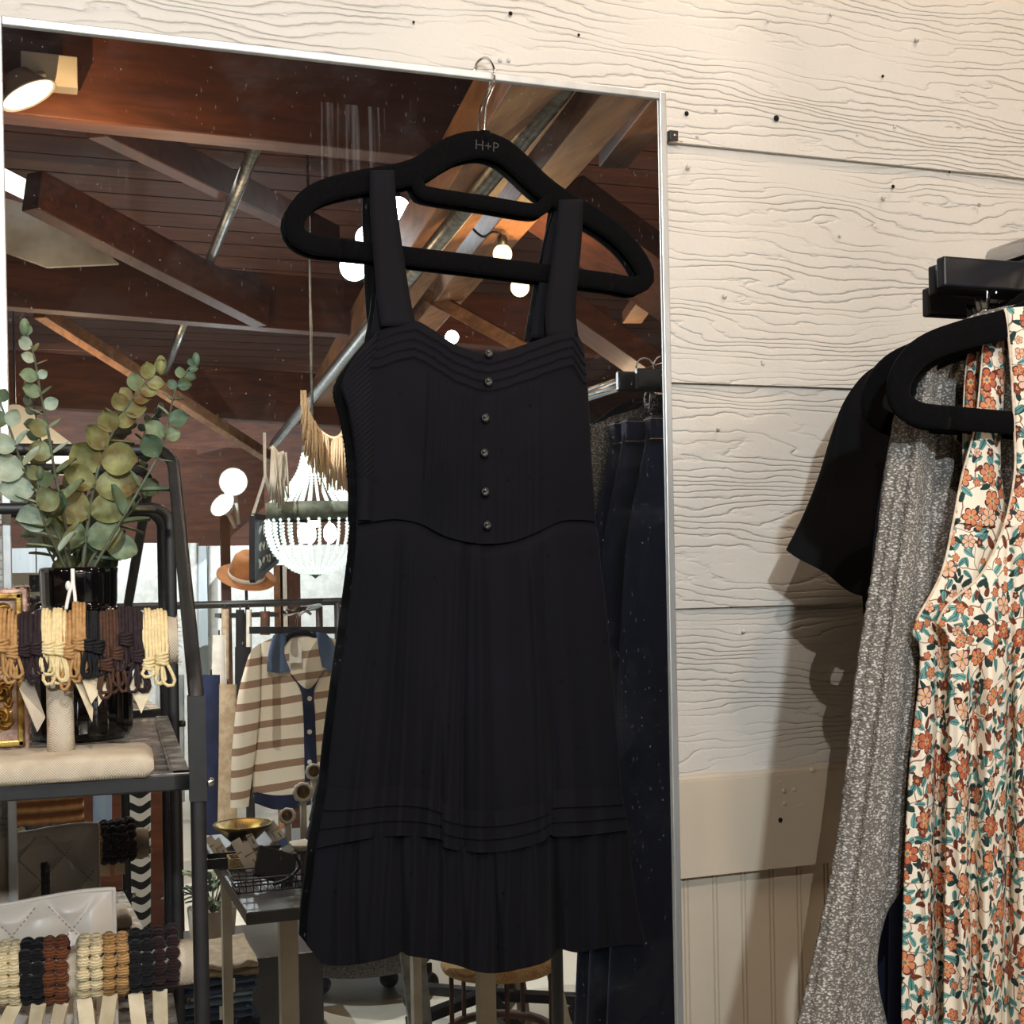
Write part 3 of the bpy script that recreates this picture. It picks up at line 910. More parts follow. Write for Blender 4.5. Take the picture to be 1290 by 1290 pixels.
def bobble_ring(px, ytop, ybot, col, label, card=False, seed=0):
    rnd = random.Random(seed)
    R = 0.0195
    a0 = on_bar(bcL, px, 1210, tL + R + 0.006)
    c = bcL + E3 * a0
    zt = at(px, ytop, tL + 0.012).z - bcL.z; zb = at(px, ybot, tL + R + 0.004).z - bcL.z
    root = empty('bobble_hair_tie', label, 'hair tie', c + UP * 0.02, 'bobble hair ties on the lower bar')
    zc, hz = (zt - 0.0055 + zb + 0.0055) / 2, (zt - zb) / 2 - 0.0055
    hb = R + 0.0065
    mb = MB()
    n = 14
    for k in range(n):
        th = 2 * math.pi * (k + rnd.uniform(-0.1, 0.1)) / n
        q = c + E3 * rnd.uniform(-0.0008, 0.0008) + S3 * (-hb * math.cos(th)) + UP * (zc + hz * math.sin(th))
        rr = 0.0062 * rnd.uniform(0.95, 1.07)
        ph = rnd.uniform(0, 6)
        mb.ball(q, rr, 14, 12, (1, 1, 0.92), None, 0, lambda d, ph=ph: 0.022 * math.sin(d.z * 15 + ph + 2 * d.x))
    mb.build('bobbles', BC[col], root)
    mb = MB()
    ring = [c + S3 * (-hb * 0.98 * math.cos(2 * math.pi * k / 30)) + UP * (zc + hz * 0.98 * math.sin(2 * math.pi * k / 30)) for k in range(30)]
    mb.tube(ring, 0.0022, 7, True)
    mb.build('elastic_core', BC[col], root)
    if card:
        b = c + S3 * (-hb + 0.006) + UP * (zb + 0.006)
        w = 0.0125
        mb = MB()
        tilt = rnd.uniform(-0.25, 1.0); yaw = rnd.uniform(-0.9, 0.9)
        ax = (E3 * math.cos(yaw) + S3 * math.sin(yaw)).normalized()
        dn_ = (-UP + E3 * -tilt * 0.6 - S3 * 0.25).normalized()
        for q in (-1, 1):
            ax2 = (ax + S3 * 0.28 * q).normalized()
            mb.sheet([[b + ax2 * (w * k2) + dn_ * (0.026 * k) + S3 * (0.0025 * q + 0.004 * q * k) for k2 in (-0.5, 0, 0.5)] for k in (0.0, 0.5, 1.0)], smooth=False)
        mb.build('price_card', M['kraft_card'], root, solid=0.0005)
bobble_ring(2, 1192, 1278, 'cream', 'cream bobble hair tie half hidden at the far end of the lower bar', False, 1)
bobble_ring(16, 1191, 1279, 'cream', 'cream bobble hair tie next to the first black pair', True, 2)
bobble_ring(31, 1188, 1277, 'black', 'black bobble hair tie beside the cream one at the far end', False, 3)
bobble_ring(47, 1188, 1277, 'black', 'black bobble hair tie touching the rust-brown one', True, 4)
bobble_ring(61, 1185, 1277, 'brown', 'rust-brown bobble hair tie touching the black one', False, 5)
bobble_ring(76, 1184, 1276, 'brown', 'rust-brown bobble hair tie beside the bare linen at the post', True, 6)
bobble_ring(105, 1182, 1268, 'cream', 'cream bobble hair tie next to the bare linen of the post', True, 7)
bobble_ring(121, 1181, 1267, 'cream', 'cream bobble hair tie touching the tan one', False, 8)
bobble_ring(138, 1179, 1264, 'tan', 'tan bobble hair tie touching the cream one', True, 9)
bobble_ring(155, 1178, 1262, 'tan', 'tan bobble hair tie touching the second black pair', False, 10)
bobble_ring(170, 1174, 1261, 'black', 'black bobble hair tie touching the tan one', True, 11)
bobble_ring(185, 1173, 1260, 'black', 'black bobble hair tie touching the dark plum one', False, 12)
bobble_ring(201, 1170, 1257, 'plum', 'dark plum bobble hair tie touching the black one', True, 13)
bobble_ring(218, 1167, 1253, 'plum', 'dark plum bobble hair tie nearest the linen bar end', False, 14)

# ------------------------------------------------------------------ black ribbed vase with eucalyptus
M['vase'] = mat('black_ribbed_glass', rgb(10, 10, 12), None, 1, 0.08, 0, None, spec=0.7)
vt = 0.176
vc = at(101, 800, vt); zv0 = zT1 - 0.002
zsh = at(101, 764, vt).z; znk = at(101, 716, vt - 0.03).z
mb = MB()
rb, rn = 0.0455, 0.0335
h = zsh - zv0
prof = [(0.036, 0), (0.042, 0.003), (rb, 0.010), (rb, h * 0.5), (rb, h - 0.012), (rb - 0.003, h - 0.005), (rb - 0.010, h - 0.001), (rn - 0.001, h + 0.001), (rn, h + 0.005),
        (rn + 0.0005, znk - zv0 - 0.006), (rn + 0.001, znk - zv0), (rn - 0.003, znk - zv0 + 0.001), (rn - 0.004, znk - zv0 - 0.012), (rn - 0.004, h), (0, h)]
mb.lathe(prof, (vc.x, vc.y, zv0), 96, None, 0, lambda a: 0.014 * abs(math.sin(a * 16)))
tag(mb.build('ribbed_vase', M['vase']), 'glossy black ribbed glass vase on the upper tray, holding the eucalyptus', 'vase')

def leaf_mat(name, ca, cb, cc):
    t = NT(name); v = t.coord('Object')
    n1 = t.noise(v, 45, 4, 0.6); n2 = t.noise(v, 28, 3)
    col = t.mix(t.ramp(n2, [(0.48, (0, 0, 0, 1)), (0.66, (1, 1, 1, 1))]), t.ramp(n1, [(0.32, ca), (0.68, cb)]), cc)
    return t.finish(col, 0.5, 0, t.noise(v, 300, 2), 0.25, 0.0006, 0.3)
M['leaf_a'] = leaf_mat('eucalyptus_leaf_green', rgb(74, 92, 68), rgb(140, 156, 122), rgb(108, 98, 54))
M['leaf_b'] = leaf_mat('eucalyptus_leaf_olive', rgb(92, 92, 54), rgb(148, 150, 100), rgb(98, 72, 38))
M['leaf_c'] = leaf_mat('eucalyptus_leaf_grey', rgb(120, 138, 124), rgb(178, 190, 172), rgb(140, 144, 116))
M['leaf_d'] = leaf_mat('eucalyptus_leaf_dark', rgb(50, 70, 56), rgb(98, 122, 96), rgb(80, 84, 52))
M['stem'] = mat('eucalyptus_stem', rgb(92, 102, 84), rgb(70, 66, 50), 60, 0.6)
def add_leaf(mb, base, direction, normal, L, W, mi, cup):
    d = direction.normalized(); nrm = normal - d * normal.dot(d)
    if nrm.length < 1e-4: nrm = d.orthogonal()
    nrm.normalize(); s = d.cross(nrm)
    rows = []
    N = 9
    for i in range(N):
        k = i / (N - 1)
        w = W * math.sin(math.pi * min(1, k * 0.97 + 0.015)) ** 0.62
        row = []
        for q in (-1, -0.55, 0, 0.55, 1):
            z = cup * W * (abs(q) ** 1.6) * 0.5 + 0.12 * L * math.sin(k * 2.4) * cup
            row.append(base + d * (L * (k + 0.03)) + s * (w * q * 0.5) + nrm * z - nrm * (0.02 * W if q == 0 else 0))
        rows.append(row)
    mb.sheet(rows, mi)
def spray(label, pts, leaves, base_r, mats, seed):
    """pts: (px,py,t); leaves: (k along stem, side angle, size in px, facing)"""
    rnd = random.Random(seed)
    P = catmull([at(*p) for p in pts], 60)
    root = empty('eucalyptus_spray', label, 'eucalyptus stem', P[0], 'eucalyptus stems in the black vase')
    mb = MB(); mb.tube(P, [lerp(base_r, base_r * 0.45, i / 59) for i in range(60)], 7); mb.build('stem', M['stem'], root)
    mb = MB()
    for (k, ang, size, tilt) in leaves:
        i = min(58, max(1, int(k * 59)))
        p = P[i]; tdir = (P[i + 1] - P[i - 1]).normalized()
        to_cam = (CAM - p).normalized()
        side = tdir.cross(to_cam).normalized()
        a = math.radians(ang)
        d = (tdir * math.cos(a) + side * math.sin(a) + to_cam * 0.25 * tilt).normalized()
        zc = (p - CAM).dot(_f)
        L = size * (1.14 if seed in (12, 15) else 0.98) * zc / FPX
        nrm = (to_cam + UP * 0.35 + side * rnd.uniform(-0.35, 0.35)).normalized() if tilt >= 0 else (UP + to_cam * 0.18 + side * 0.2).normalized()
        add_leaf(mb, p, d, nrm, L, L * rnd.uniform(0.78, 0.98) * (0.62 if tilt < 0 else 1), rnd.choice(mats), rnd.uniform(0.15, 0.45))
    # closed bud at the tip
    mb.ball(P[-1], base_r * 2.4, 8, 6, (1, 1, 1.8), None, mats[0])
    mb.build('leaves', [M['leaf_a'], M['leaf_b'], M['leaf_c'], M['leaf_d']], root)
spray('tall eucalyptus stem with small paired leaves rising above the silver frame edge', [(90, 725, .176), (82, 660, .18), (70, 600, .185), (60, 540, .19), (50, 490, .195), (42, 445, .20), (31, 412, .20)],
      [(.30, 55, 42, -1), (.30, -60, 44, -1), (.40, -65, 46, -1), (.42, 62, 34, -1), (.50, 60, 26, -1), (.50, -68, 30, 1), (.58, -62, 27, 1), (.60, 60, 21, -1), (.66, -55, 22, -1), (.68, 70, 20, 0), (.74, -60, 24, 1), (.73, 60, 18, -1),
       (.80, -75, 23, 1), (.80, 60, 14, 0), (.86, 75, 16, -1), (.87, -60, 18, 1), (.91, 45, 14, -1), (.92, -45, 18, 1), (.96, -70, 10, 0), (.97, 20, 14, 1)], .0019, [0, 2, 0], 11)
spray('thick eucalyptus stem with the largest round olive-brown leaves, leaning to the black frame', [(103, 725, .17), (110, 665, .165), (117, 620, .16), (128, 575, .16), (142, 545, .165), (160, 512, .17), (178, 487, .175), (203, 460, .18)],
      [(.16, 70, 40, 1), (.16, -78, 46, 1), (.27, -70, 44, 1), (.28, 68, 46, 1), (.39, 75, 48, 1), (.40, -75, 36, 1), (.47, -55, 38, 1), (.52, 75, 40, 1), (.57, -62, 32, 1), (.60, 70, 28, -1), (.66, -50, 26, 1), (.68, 45, 24, 1), (.70, -75, 20, -1),
       (.75, 55, 24, 1), (.76, -55, 22, 1), (.80, -70, 17, 0), (.82, 60, 20, 1), (.86, -50, 22, 1), (.87, 70, 20, 1), (.91, 55, 20, 0), (.93, -45, 20, 1), (.97, 0, 16, 1)], .0022, [1, 1, 0, 1], 12)
spray('slender eucalyptus stem reaching over the rounded black frame corner', [(112, 725, .19), (150, 660, .19), (185, 600, .19), (203, 565, .19), (212, 530, .19), (219, 498, .19), (226, 480, .19), (247, 453, .19)],
      [(.25, 55, 40, -1), (.28, -50, 44, -1), (.40, 60, 42, -1), (.42, -60, 26, -1), (.55, 70, 22, -1), (.57, -58, 32, 1), (.66, -72, 30, 1), (.66, 60, 20, 0), (.72, 68, 26, 1), (.74, -62, 20, -1), (.80, -66, 17, -1), (.81, 70, 14, -1), (.87, 62, 19, 1), (.86, -55, 14, 0),
       (.91, -40, 15, 1), (.92, 66, 16, 1), (.96, 50, 12, 1), (.97, -40, 10, 1), (1.0, 0, 11, 1)], .0016, [3, 0, 3], 13)
spray('grey-green eucalyptus stem leaning away towards the gold box', [(92, 725, .19), (76, 680, .20), (52, 636, .21), (30, 592, .215), (15, 548, .22), (2, 512, .22), (-8, 480, .22)],
      [(.18, 60, 36, -1), (.2, -55, 40, -1), (.32, -62, 42, 1), (.33, 58, 38, 1), (.45, 60, 36, -1), (.46, -65, 44, 1), (.56, -60, 44, 1), (.58, 60, 34, -1), (.68, -70, 34, 1), (.68, 52, 26, -1), (.78, 45, 24, 1), (.80, -55, 26, 1), (.9, 40, 18, 1)], .0018, [2, 0, 3, 2], 14)
spray('short drooping eucalyptus stem with a round heart-shaped leaf over the vase rim', [(97, 728, .16), (98, 705, .142), (104, 690, .135), (112, 684, .13)],
      [(.35, 195, 50, 1), (.45, -150, 46, 1), (.6, 140, 36, -1), (.7, 110, 42, 1), (.8, -70, 38, 1), (.9, 70, 40, 1), (1.0, 10, 40, 1)], .002, [0, 3], 15)
spray('dark eucalyptus stem low behind the round leaves, reaching to the mirror', [(105, 728, .185), (118, 700, .17), (140, 672, .15), (165, 645, .13), (182, 620, .12)],
      [(.2, 62, 40, -1), (.25, -60, 36, -1), (.4, 66, 42, 1), (.42, -50, 36, -1), (.6, 60, 40, -1), (.62, -60, 32, 1), (.8, 50, 34, -1), (.82, -58, 30, -1), (.98, 10, 26, 1)], .0017, [3, 3, 0], 16)
spray('small upright eucalyptus sprig with grey leaves between the tall stems', [(88, 728, .20), (70, 690, .21), (56, 660, .22), (48, 630, .225), (50, 596, .23)],
      [(.25, 62, 34, -1), (.3, -60, 36, -1), (.5, 60, 40, -1), (.52, -58, 38, -1), (.7, 60, 34, 1), (.74, -62, 30, -1), (.9, 50, 24, 1), (.95, -50, 22, 1)], .0015, [3, 2, 0], 17)

# ------------------------------------------------------------------ gold ornate box on the upper tray
M['gold'] = mat('antique_gold', rgb(206, 172, 96), rgb(120, 86, 40), 60, 0.35, 0.75, 200, 0.4, 0.001, lo=0.4, hi=0.62)
M['rose_edge'] = mat('worn_rose_gold', rgb(196, 166, 150), rgb(120, 92, 78), 90, 0.45, 0.4, 300, 0.4)
gt = 0.245
gx1 = at(36, 850, gt).x; gx0 = gx1 - 0.11
gz0 = zT1 - 0.002; gz1 = at(30, 742, gt).z
gy = -gt
box = empty('gilded_frame', 'ornate antique gold frame block with scroll relief standing on the upper tray', 'picture frame', ((gx0 + gx1) / 2, gy + 0.02, gz0))
mb = MB()
mb.box(((gx0 + gx1) / 2, gy + 0.022, (gz0 + gz1) / 2), (gx1 - gx0, 0.04, gz1 - gz0))
mb.build('block', M['rose_edge'], box, bevel=0.0015)
mb = MB()
for (z0, z1) in ((gz0 + 0.004, gz0 + (gz1 - gz0) * 0.56), (gz0 + (gz1 - gz0) * 0.62, gz1 - 0.003)):
    for x0, x1, za, zb_ in ((gx0, gx0 + 0.008, z0, z1), (gx1 - 0.010, gx1 - 0.004, z0, z1), (gx0, gx1 - 0.004, z0, z0 + 0.006), (gx0, gx1 - 0.004, z1 - 0.006, z1)):
        mb.box(((x0 + x1) / 2, gy + 0.001, (za + zb_) / 2), (x1 - x0, 0.008, zb_ - za))
mb.build('moulding', M['gold'], box, bevel=0.0015)
for za, zb_ in ((gz0 + 0.010, gz0 + (gz1 - gz0) * 0.56 - 0.006), (gz0 + (gz1 - gz0) * 0.62 + 0.006, gz1 - 0.009)):
    g = []
    H = zb_ - za
    for j in range(100):
        row = []
        for i in range(180):
            x = lerp(gx0 + 0.008, gx1 - 0.010, i / 179); z = lerp(za, zb_, j / 99)
            cell = 0.030
            cx_ = (math.floor((x - gx1) / cell) + 0.5) * cell + gx1; dx = x - cx_; dz = z - (za + zb_) / 2
            best = 0.0
            for (ox, oz, sg, R0) in ((-0.007, H * 0.2, 1, 0.011), (0.007, H * 0.2, -1, 0.011), (-0.007, -H * 0.22, -1, 0.011), (0.007, -H * 0.22, 1, 0.011), (0, 0, 1, 0.006)):
                ex, ez = dx - ox, dz - oz
                r0 = math.hypot(ex, ez); an = math.atan2(ez, ex)
                h = max(0.0, 1 - r0 / R0) ** 0.35 * (0.35 + 0.65 * abs(math.sin(sg * an * 1.5 + r0 * 420)))
                best = max(best, h)
            e = min(1, 12 * min(i / 179, 1 - i / 179, j / 99, 1 - j / 99))
            row.append(V3((x, gy + 0.0035 - 0.0065 * best * e, z)))
        g.append(row)
    mb = MB(); mb.sheet(g); mb.build('carved_relief', M['gold'], box)
mb = MB()
for k in range(16):
    mb.ball(V3((gx1 + 0.0003, gy + 0.006 + 0.004, lerp(gz0 + 0.006, gz1 - 0.006, k / 15))), 0.0026, 8, 6, (0.5, 1, 0.8))
    mb.ball(V3((lerp(gx0, gx1 - 0.004, k / 15), gy + 0.008, gz1 + 0.0003)), 0.0024, 8, 6, (1, 1, 0.5))
mb.build('beaded_edge', M['rose_edge'], box)

# ------------------------------------------------------------------ quilted pouch on the lower tray
M['satin'] = mat('cream_quilted_leather', rgb(226, 216, 204), rgb(212, 202, 190), 6, 0.34, 0, 500, 0.08, 0.0004, 0.5)
M['thread'] = mat('beige_thread', rgb(170, 156, 138), None, 1, 0.8)
pt = 0.175
pouch = empty('quilted_pouch', 'cream quilted leather pouch standing behind the bobbly hair ties, in front of the mirror', 'pouch', at(40, 1290, pt))
def quilt(a, b):
    """a, b in metres over the face; diamond puffs"""
    s = 0.052
    u_, v_ = (a + b * 0.9) / s, (a - b * 0.9) / s
    return 0.006 * (abs(math.sin(math.pi * u_)) * abs(math.sin(math.pi * v_))) ** 0.55
zp1 = at(100, 1128, pt).z; xp1 = at(144, 1150, pt).x
zp0 = zT2
xp0 = xp1 - 0.21
def pgrid(y0, sg):
    rows = []
    for j in range(110):
        v = j / 109; z = lerp(zp1, zp0, v); row = []
        for i in range(120):
            u = i / 119; x = lerp(xp0, xp1, u)
            e = min(1, 10 * min(u, 1 - u, v * 0.9, 1 - v))
            zz = z + 0.004 * (u - 0.5) * (1 - v) + 0.002 * math.sin(u * 9) * (1 - v)
            row.append(V3((x, -pt + y0 + sg * (quilt(x - xp1 + 0.012, z - zp1) * e + 0.012 * math.sin(math.pi * u) ** 0.5 * v ** 0.6 + 0.004 * e), zz)))
        rows.append(row)
    return rows
mb = MB()
mb.sheet(pgrid(0, -1)); mb.sheet(pgrid(0.001, 1))
mb.build('quilted_body', M['satin'], pouch, fix=False)
mb = MB()
bd = []
for k in range(60): bd.append(V3((xp1, -pt, lerp(zp0, zp1, k / 59))))
for k in range(60):
    u = 1 - k / 59
    bd.append(V3((lerp(xp0, xp1, u), -pt, zp1 + 0.004 * (u - 0.5) + 0.002 * math.sin(u * 9))))
mb.tube(bd, 0.0022, 8)
mb.build('piping', M['satin'], pouch)
mb = MB()
for sg in (-1, 1):
    for j in range(-3, 9):
        for dirn in (-1, 1):
            for k in range(60):
                b0 = -k * 0.0032; a0_ = j * 0.052 + dirn * b0 * 0.9
                b1 = b0 - 0.0018; a1_ = j * 0.052 + dirn * b1 * 0.9
                x0 = xp1 - 0.012 + a0_; x1 = xp1 - 0.012 + a1_
                if xp0 + 0.006 < min(x0, x1) and max(x0, x1) < xp1 - 0.006 and zp1 + b1 > zp0 + 0.01 and -b0 > 0.006:
                    u = (x0 - xp0) / (xp1 - xp0); v = -b0 / (zp1 - zp0)
                    e = min(1, 10 * min(u, 1 - u, v * 0.9, 1 - v))
                    yy = -pt + (0.001 if sg > 0 else 0) + sg * (0.012 * math.sin(math.pi * u) ** 0.5 * v ** 0.6 + 0.004 * e + 0.0016)
                    mb.bar(V3((x0, yy, zp1 + b0)), V3((x1, yy, zp1 + b1)), 0.0011, 0.0011)
mb.build('stitching', M['thread'], pouch)
mb = MB()
c0 = rf(57, 1088, pt - 0.055); c1 = rf(58, 1150, pt - 0.05)
for s in range(3):
    pts = []
    for k in range(50):
        q = c0.lerp(c1, k / 49)
        pts.append(q + V3((0.0028 * math.sin(k * 0.9 + s * 2.09), 0.002 * math.cos(k * 0.9 + s * 2.09), 0)))
    mb.tube(pts, 0.0026, 7)
tag(mb.build('braided_cord', M['black_plastic']), 'black braided cord hanging behind the quilted pouch, seen in the mirror', 'cord')
# ------------------------------------------------------------------ clothes rail at the side of the mirror
def wp(x, z, t): return V3((x, -t, CZ + z))
RX, RZ = 0.985, 0.325
mb = MB()
mb.tube([V3((RX, -0.30, CZ + RZ)), V3((RX, -1.05, CZ + RZ))], 0.0125, 14)
rail = empty('clothes_rail', 'metal clothes rail standing out from the painted wall, carrying jeans, a cardigan and floral dresses', 'clothes rail', V3((RX, -0.5, 0)))
mb.build('rail', M['chrome'], rail)
for yy in (-0.40, -1.04):
    mb = MB(); mb.tube([V3((RX, yy, 0.0)), V3((RX, yy, CZ + RZ))], 0.0125, 12); mb.build('upright', M['black_metal'], rail)
    mb = MB(); mb.box(V3((RX, yy, 0.012)), (0.36, 0.03, 0.024)); mb.build('foot', M['black_metal'], rail, bevel=0.004)
def hook_over(mb, x, z0, t, r=0.0016):
    c = V3((x, -t, CZ + RZ))
    R = 0.0155
    pts = [V3((x, -t, CZ + z0)), V3((x, -t, CZ + RZ - 0.045)), V3((x + 0.009, -t, CZ + RZ - 0.026))]
    for k in range(9):
        a = math.radians(-25 + k * 26)
        pts.append(c + V3((R * math.cos(a), 0, R * math.sin(a))))
    mb.tube(catmull(pts, 40), r, 7)

# trouser hangers with a flat black bar and metal clips
def clip_hanger(x0, t, label, z=0.285):
    L = 0.30
    root = empty('clip_hanger', label, 'hanger', wp(x0 + L / 2, z, t), 'black clip hangers on the rail')
    mb = MB(); mb.box(wp(x0 + L / 2, z, t), (L, 0.0125, 0.030)); mb.build('bar', M['black_wood'], root, bevel=0.0022)
    mb = MB(); hook_over(mb, x0 + L / 2, z + 0.012, t); mb.build('hook', M['chrome'], root)
    for xc in (x0 + 0.062, x0 + L - 0.062):
        mb = MB(); zz0 = z; z = z + 0.010
        w = 0.012
        for s in (-1, 1):
            pts = [wp(xc + s * 0.0055, z - 0.013, t), wp(xc + s * 0.0055, z - 0.040, t), wp(xc + s * 0.004, z - 0.045, t), wp(xc, z - 0.047, t)]
            mb.tube(catmull(pts, 12), 0.0011, 6)
        for s in (-1, 1):
            mb.bar(wp(xc, z - 0.030, t + s * 0.011), wp(xc, z - 0.072, t + s * 0.0022), 2 * w, 0.0014, (0, 1, 0))
            for q in range(4):
                f_ = 0.2 + q * 0.17
                for e in (-1, 1):
                    p = wp(xc, z - 0.030, t + s * 0.011).lerp(wp(xc, z - 0.072, t + s * 0.0022), f_)
                    mb.box(p + V3((e * 0.0055, -s * 0.001, 0)), (0.0085, 0.0012, 0.0036))
        mb.tube([wp(xc - w, z - 0.046, t), wp(xc + w, z - 0.046, t)], 0.0032, 8)
        mb.build('clip', M['chrome'], root); z = zz0
    return root
clip_hanger(0.846, 0.386, 'black clip hanger with the frontmost bar, its metal clip above the velvet hanger')
clip_hanger(0.862, 0.352, 'black clip hanger second from the front, its bar end stepping back behind the frontmost bar')
clip_hanger(0.886, 0.310, 'black clip hanger hanging lower at the back of the three bars', 0.272)

# ---- jeans hung from the clips
def denim(name, c1, c2):
    t = NT(name); v = t.coord('Object')
    sp = t.n('ShaderNodeSeparateXYZ', {0: v})
    tw = t.math('SINE', t.math('MULTIPLY', t.math('ADD', t.math('ADD', sp.outputs[0], sp.outputs[1]), sp.outputs[2]), 5200.0))
    col = t.ramp(t.math('ADD', t.noise(t.coord('Object', (14, 14, 3)), 1.0, 4), t.math('MULTIPLY', tw, 0.06)), [(0.3, c1), (0.72, c2)])
    return t.finish(col, 0.85, 0, t.math('ADD', t.math('MULTIPLY', tw, 0.3), t.noise(v, 200, 3)), 0.3, 0.0006, 0.2)
M['denim_dark'] = denim('dark_indigo_denim', rgb(24, 31, 54), rgb(38, 48, 78))
M['denim_mid'] = denim('mid_blue_denim', rgb(52, 70, 100), rgb(92, 112, 142))
M['denim_light'] = denim('light_blue_denim', rgb(110, 134, 162), rgb(150, 170, 192))
M['stitch'] = mat('tan_stitch', rgb(150, 124, 90), None, 1, 0.8)
def jeans(t, xw, xb, label, m):
    zt, zb = 0.222, -1.12
    root = empty('jeans', label, 'jeans', wp(xw + 0.1, zb, t), 'dark jeans on the rail')
    xr = xw + 0.215
    rows = []
    nz, nu = 60, 22
    for j in range(nz):
        v = j / (nz - 1); z = lerp(zt, zb, v)
        xl = lerp(xw, xb, v ** 0.8) - 0.022 * sstep(0, 0.16, v) + 0.012 * sstep(0.3, 0.6, v) * (1 - v)
        xx = lerp(xr, xr + 0.02, v)
        row = []
        th = 0.011 + 0.006 * sstep(0, 0.2, v)
        for q in range(nu * 2):
            a = 2 * math.pi * q / (nu * 2)
            ca, sa = math.cos(a), math.sin(a)
            x = (xl + xx) / 2 + (xx - xl) / 2 * math.copysign(abs(ca) ** 0.6, ca)
            d = th * math.copysign(abs(sa) ** 0.7, sa) * (1 + 0.25 * noise.noise(V3((x * 9, z * 5, t * 40))))
            row.append(wp(x, z, t + d))
        rows.append(row)
    mb = MB(); mb.sheet(rows, 0, True); mb.add(rows[0], [tuple(range(nu * 2))]); mb.add(rows[-1], [tuple(range(nu * 2))])
    mb.build('legs', m, root)
    mb = MB()
    mb.box(wp((xw + xr) / 2, zt - 0.019, t), (xr - xw + 0.006, 0.028, 0.040)); mb.build('waistband', m, root, bevel=0.005)
    mb = MB()
    for dz in (0.004, 0.034): mb.box(wp((xw + xr) / 2, zt - dz, t), (xr - xw + 0.0075, 0.0295, 0.0012))
    for s in (-1, 1):
        for dz in (0.10, 0.21): mb.box(wp(xw + 0.10, zt - dz - 0.01, t + s * 0.0165), (0.10, 0.0012, 0.0012))
        for dx in (0.05, 0.15): mb.box(wp(xw + dx, zt - 0.165, t + s * 0.0165), (0.0012, 0.0012, 0.11))
    mb.build('stitching', M['stitch'], root)
    for s in (-1, 1):
        mb = MB(); mb.prism([wp(xw + a, zt - b, t + s * 0.0165) for a, b in ((0.05, .10), (0.15, .10), (0.15, .20), (0.10, .22), (0.05, .20))],
                            [wp(xw + a, zt - b, t + s * 0.012) for a, b in ((0.05, .10), (0.15, .10), (0.15, .20), (0.10, .22), (0.05, .20))])
        mb.build('back_pocket', m, root)
jeans(0.386, 0.838, 0.750, 'dark indigo jeans clipped to the frontmost bar, next to the grey cardigan in the mirror', M['denim_dark'])
jeans(0.350, 0.842, 0.755, 'dark indigo jeans clipped to the middle bar, seen in the mirror with a back pocket', M['denim_dark'])
jeans(0.308, 0.862, 0.765, 'dark indigo jeans closest to the wall, cut by the silver frame in the mirror', M['denim_dark'])

# ---- black tee nearest the wall
M['tee'] = mat('black_jersey', rgb(15, 15, 17), rgb(20, 20, 22), 8, 0.9, 0, 700, 0.2, 0.0004, 0.1)
tt = 0.095
tee = empty('t_shirt', 'short sleeved black top hanging flat next to the wall behind the grey cardigan', 't-shirt', at(1150, 990, tt))
def soft(amp, fx, fy, s):
    return lambda u, v, px, py: amp * math.sin(math.pi * u) ** 0.5 * (1 + 0.6 * noise.noise(V3((px * fx, py * fy, s))))
mb = MB()
shell(mb, coons([(1120, 455), (1180, 430), (1240, 440), (1340, 470)], [(1098, 1000), (1180, 1004), (1260, 1004), (1345, 1000)], [(1120, 455), (1092, 560), (1085, 700), (1098, 1000)], [(1340, 470), (1350, 700), (1345, 1000)], 60, 80), tt, soft(0.022, .02, .008, 1), lambda u, v: 0.018 * math.sin(math.pi * u) ** .5)
mb.build('body', M['tee'], tee)
mb = MB()
shell(mb, coons([(1134, 452), (1112, 457), (1086, 474), (1062, 508), (1046, 550)], [(1140, 760), (1076, 748), (1040, 722), (1006, 704), (990, 693)], [(1134, 452), (1138, 600), (1140, 760)], [(1046, 550), (1031, 600), (1012, 648), (990, 693)], 50, 60), tt + 0.004,
      lambda u, v, px, py: 0.024 * math.sin(math.pi * u) ** 0.5 + 0.005 * ridge(px, 1060 - (py - 500) * 0.12, 9), lambda u, v: 0.018 * math.sin(math.pi * u) ** .5)
mb.build('sleeve', M['tee'], tee)
def velvet_at(xc, z_bar, t, label):
    xm = (at(364, 290, HT).x + at(818, 345, HT).x) / 2; zb = at(600, 333, HT).z
    h = velvet_hanger('velvet_hanger', label, 'velvet hangers on the rail', lambda px, py: V3((at(px, py, HT).x - xm + xc, -t, at(px, py, HT).z - zb + CZ + z_bar)))
    mb = MB(); hook_over(mb, xc + 0.012, z_bar + 0.128, t); mb.build('hook', M['chrome'], h)
    return h
mb = MB(); mb.tube([V3((1.222, 0.034, CZ + RZ)), V3((1.222, -0.125, CZ + RZ))], 0.0125, 10); tag(mb.build('wall_peg', M['black_metal']), 'black peg on the wall carrying the black short sleeved top', 'peg')
velvet_at(1.21, 0.105, tt + 0.002, 'black velvet hanger inside the black top by the wall')

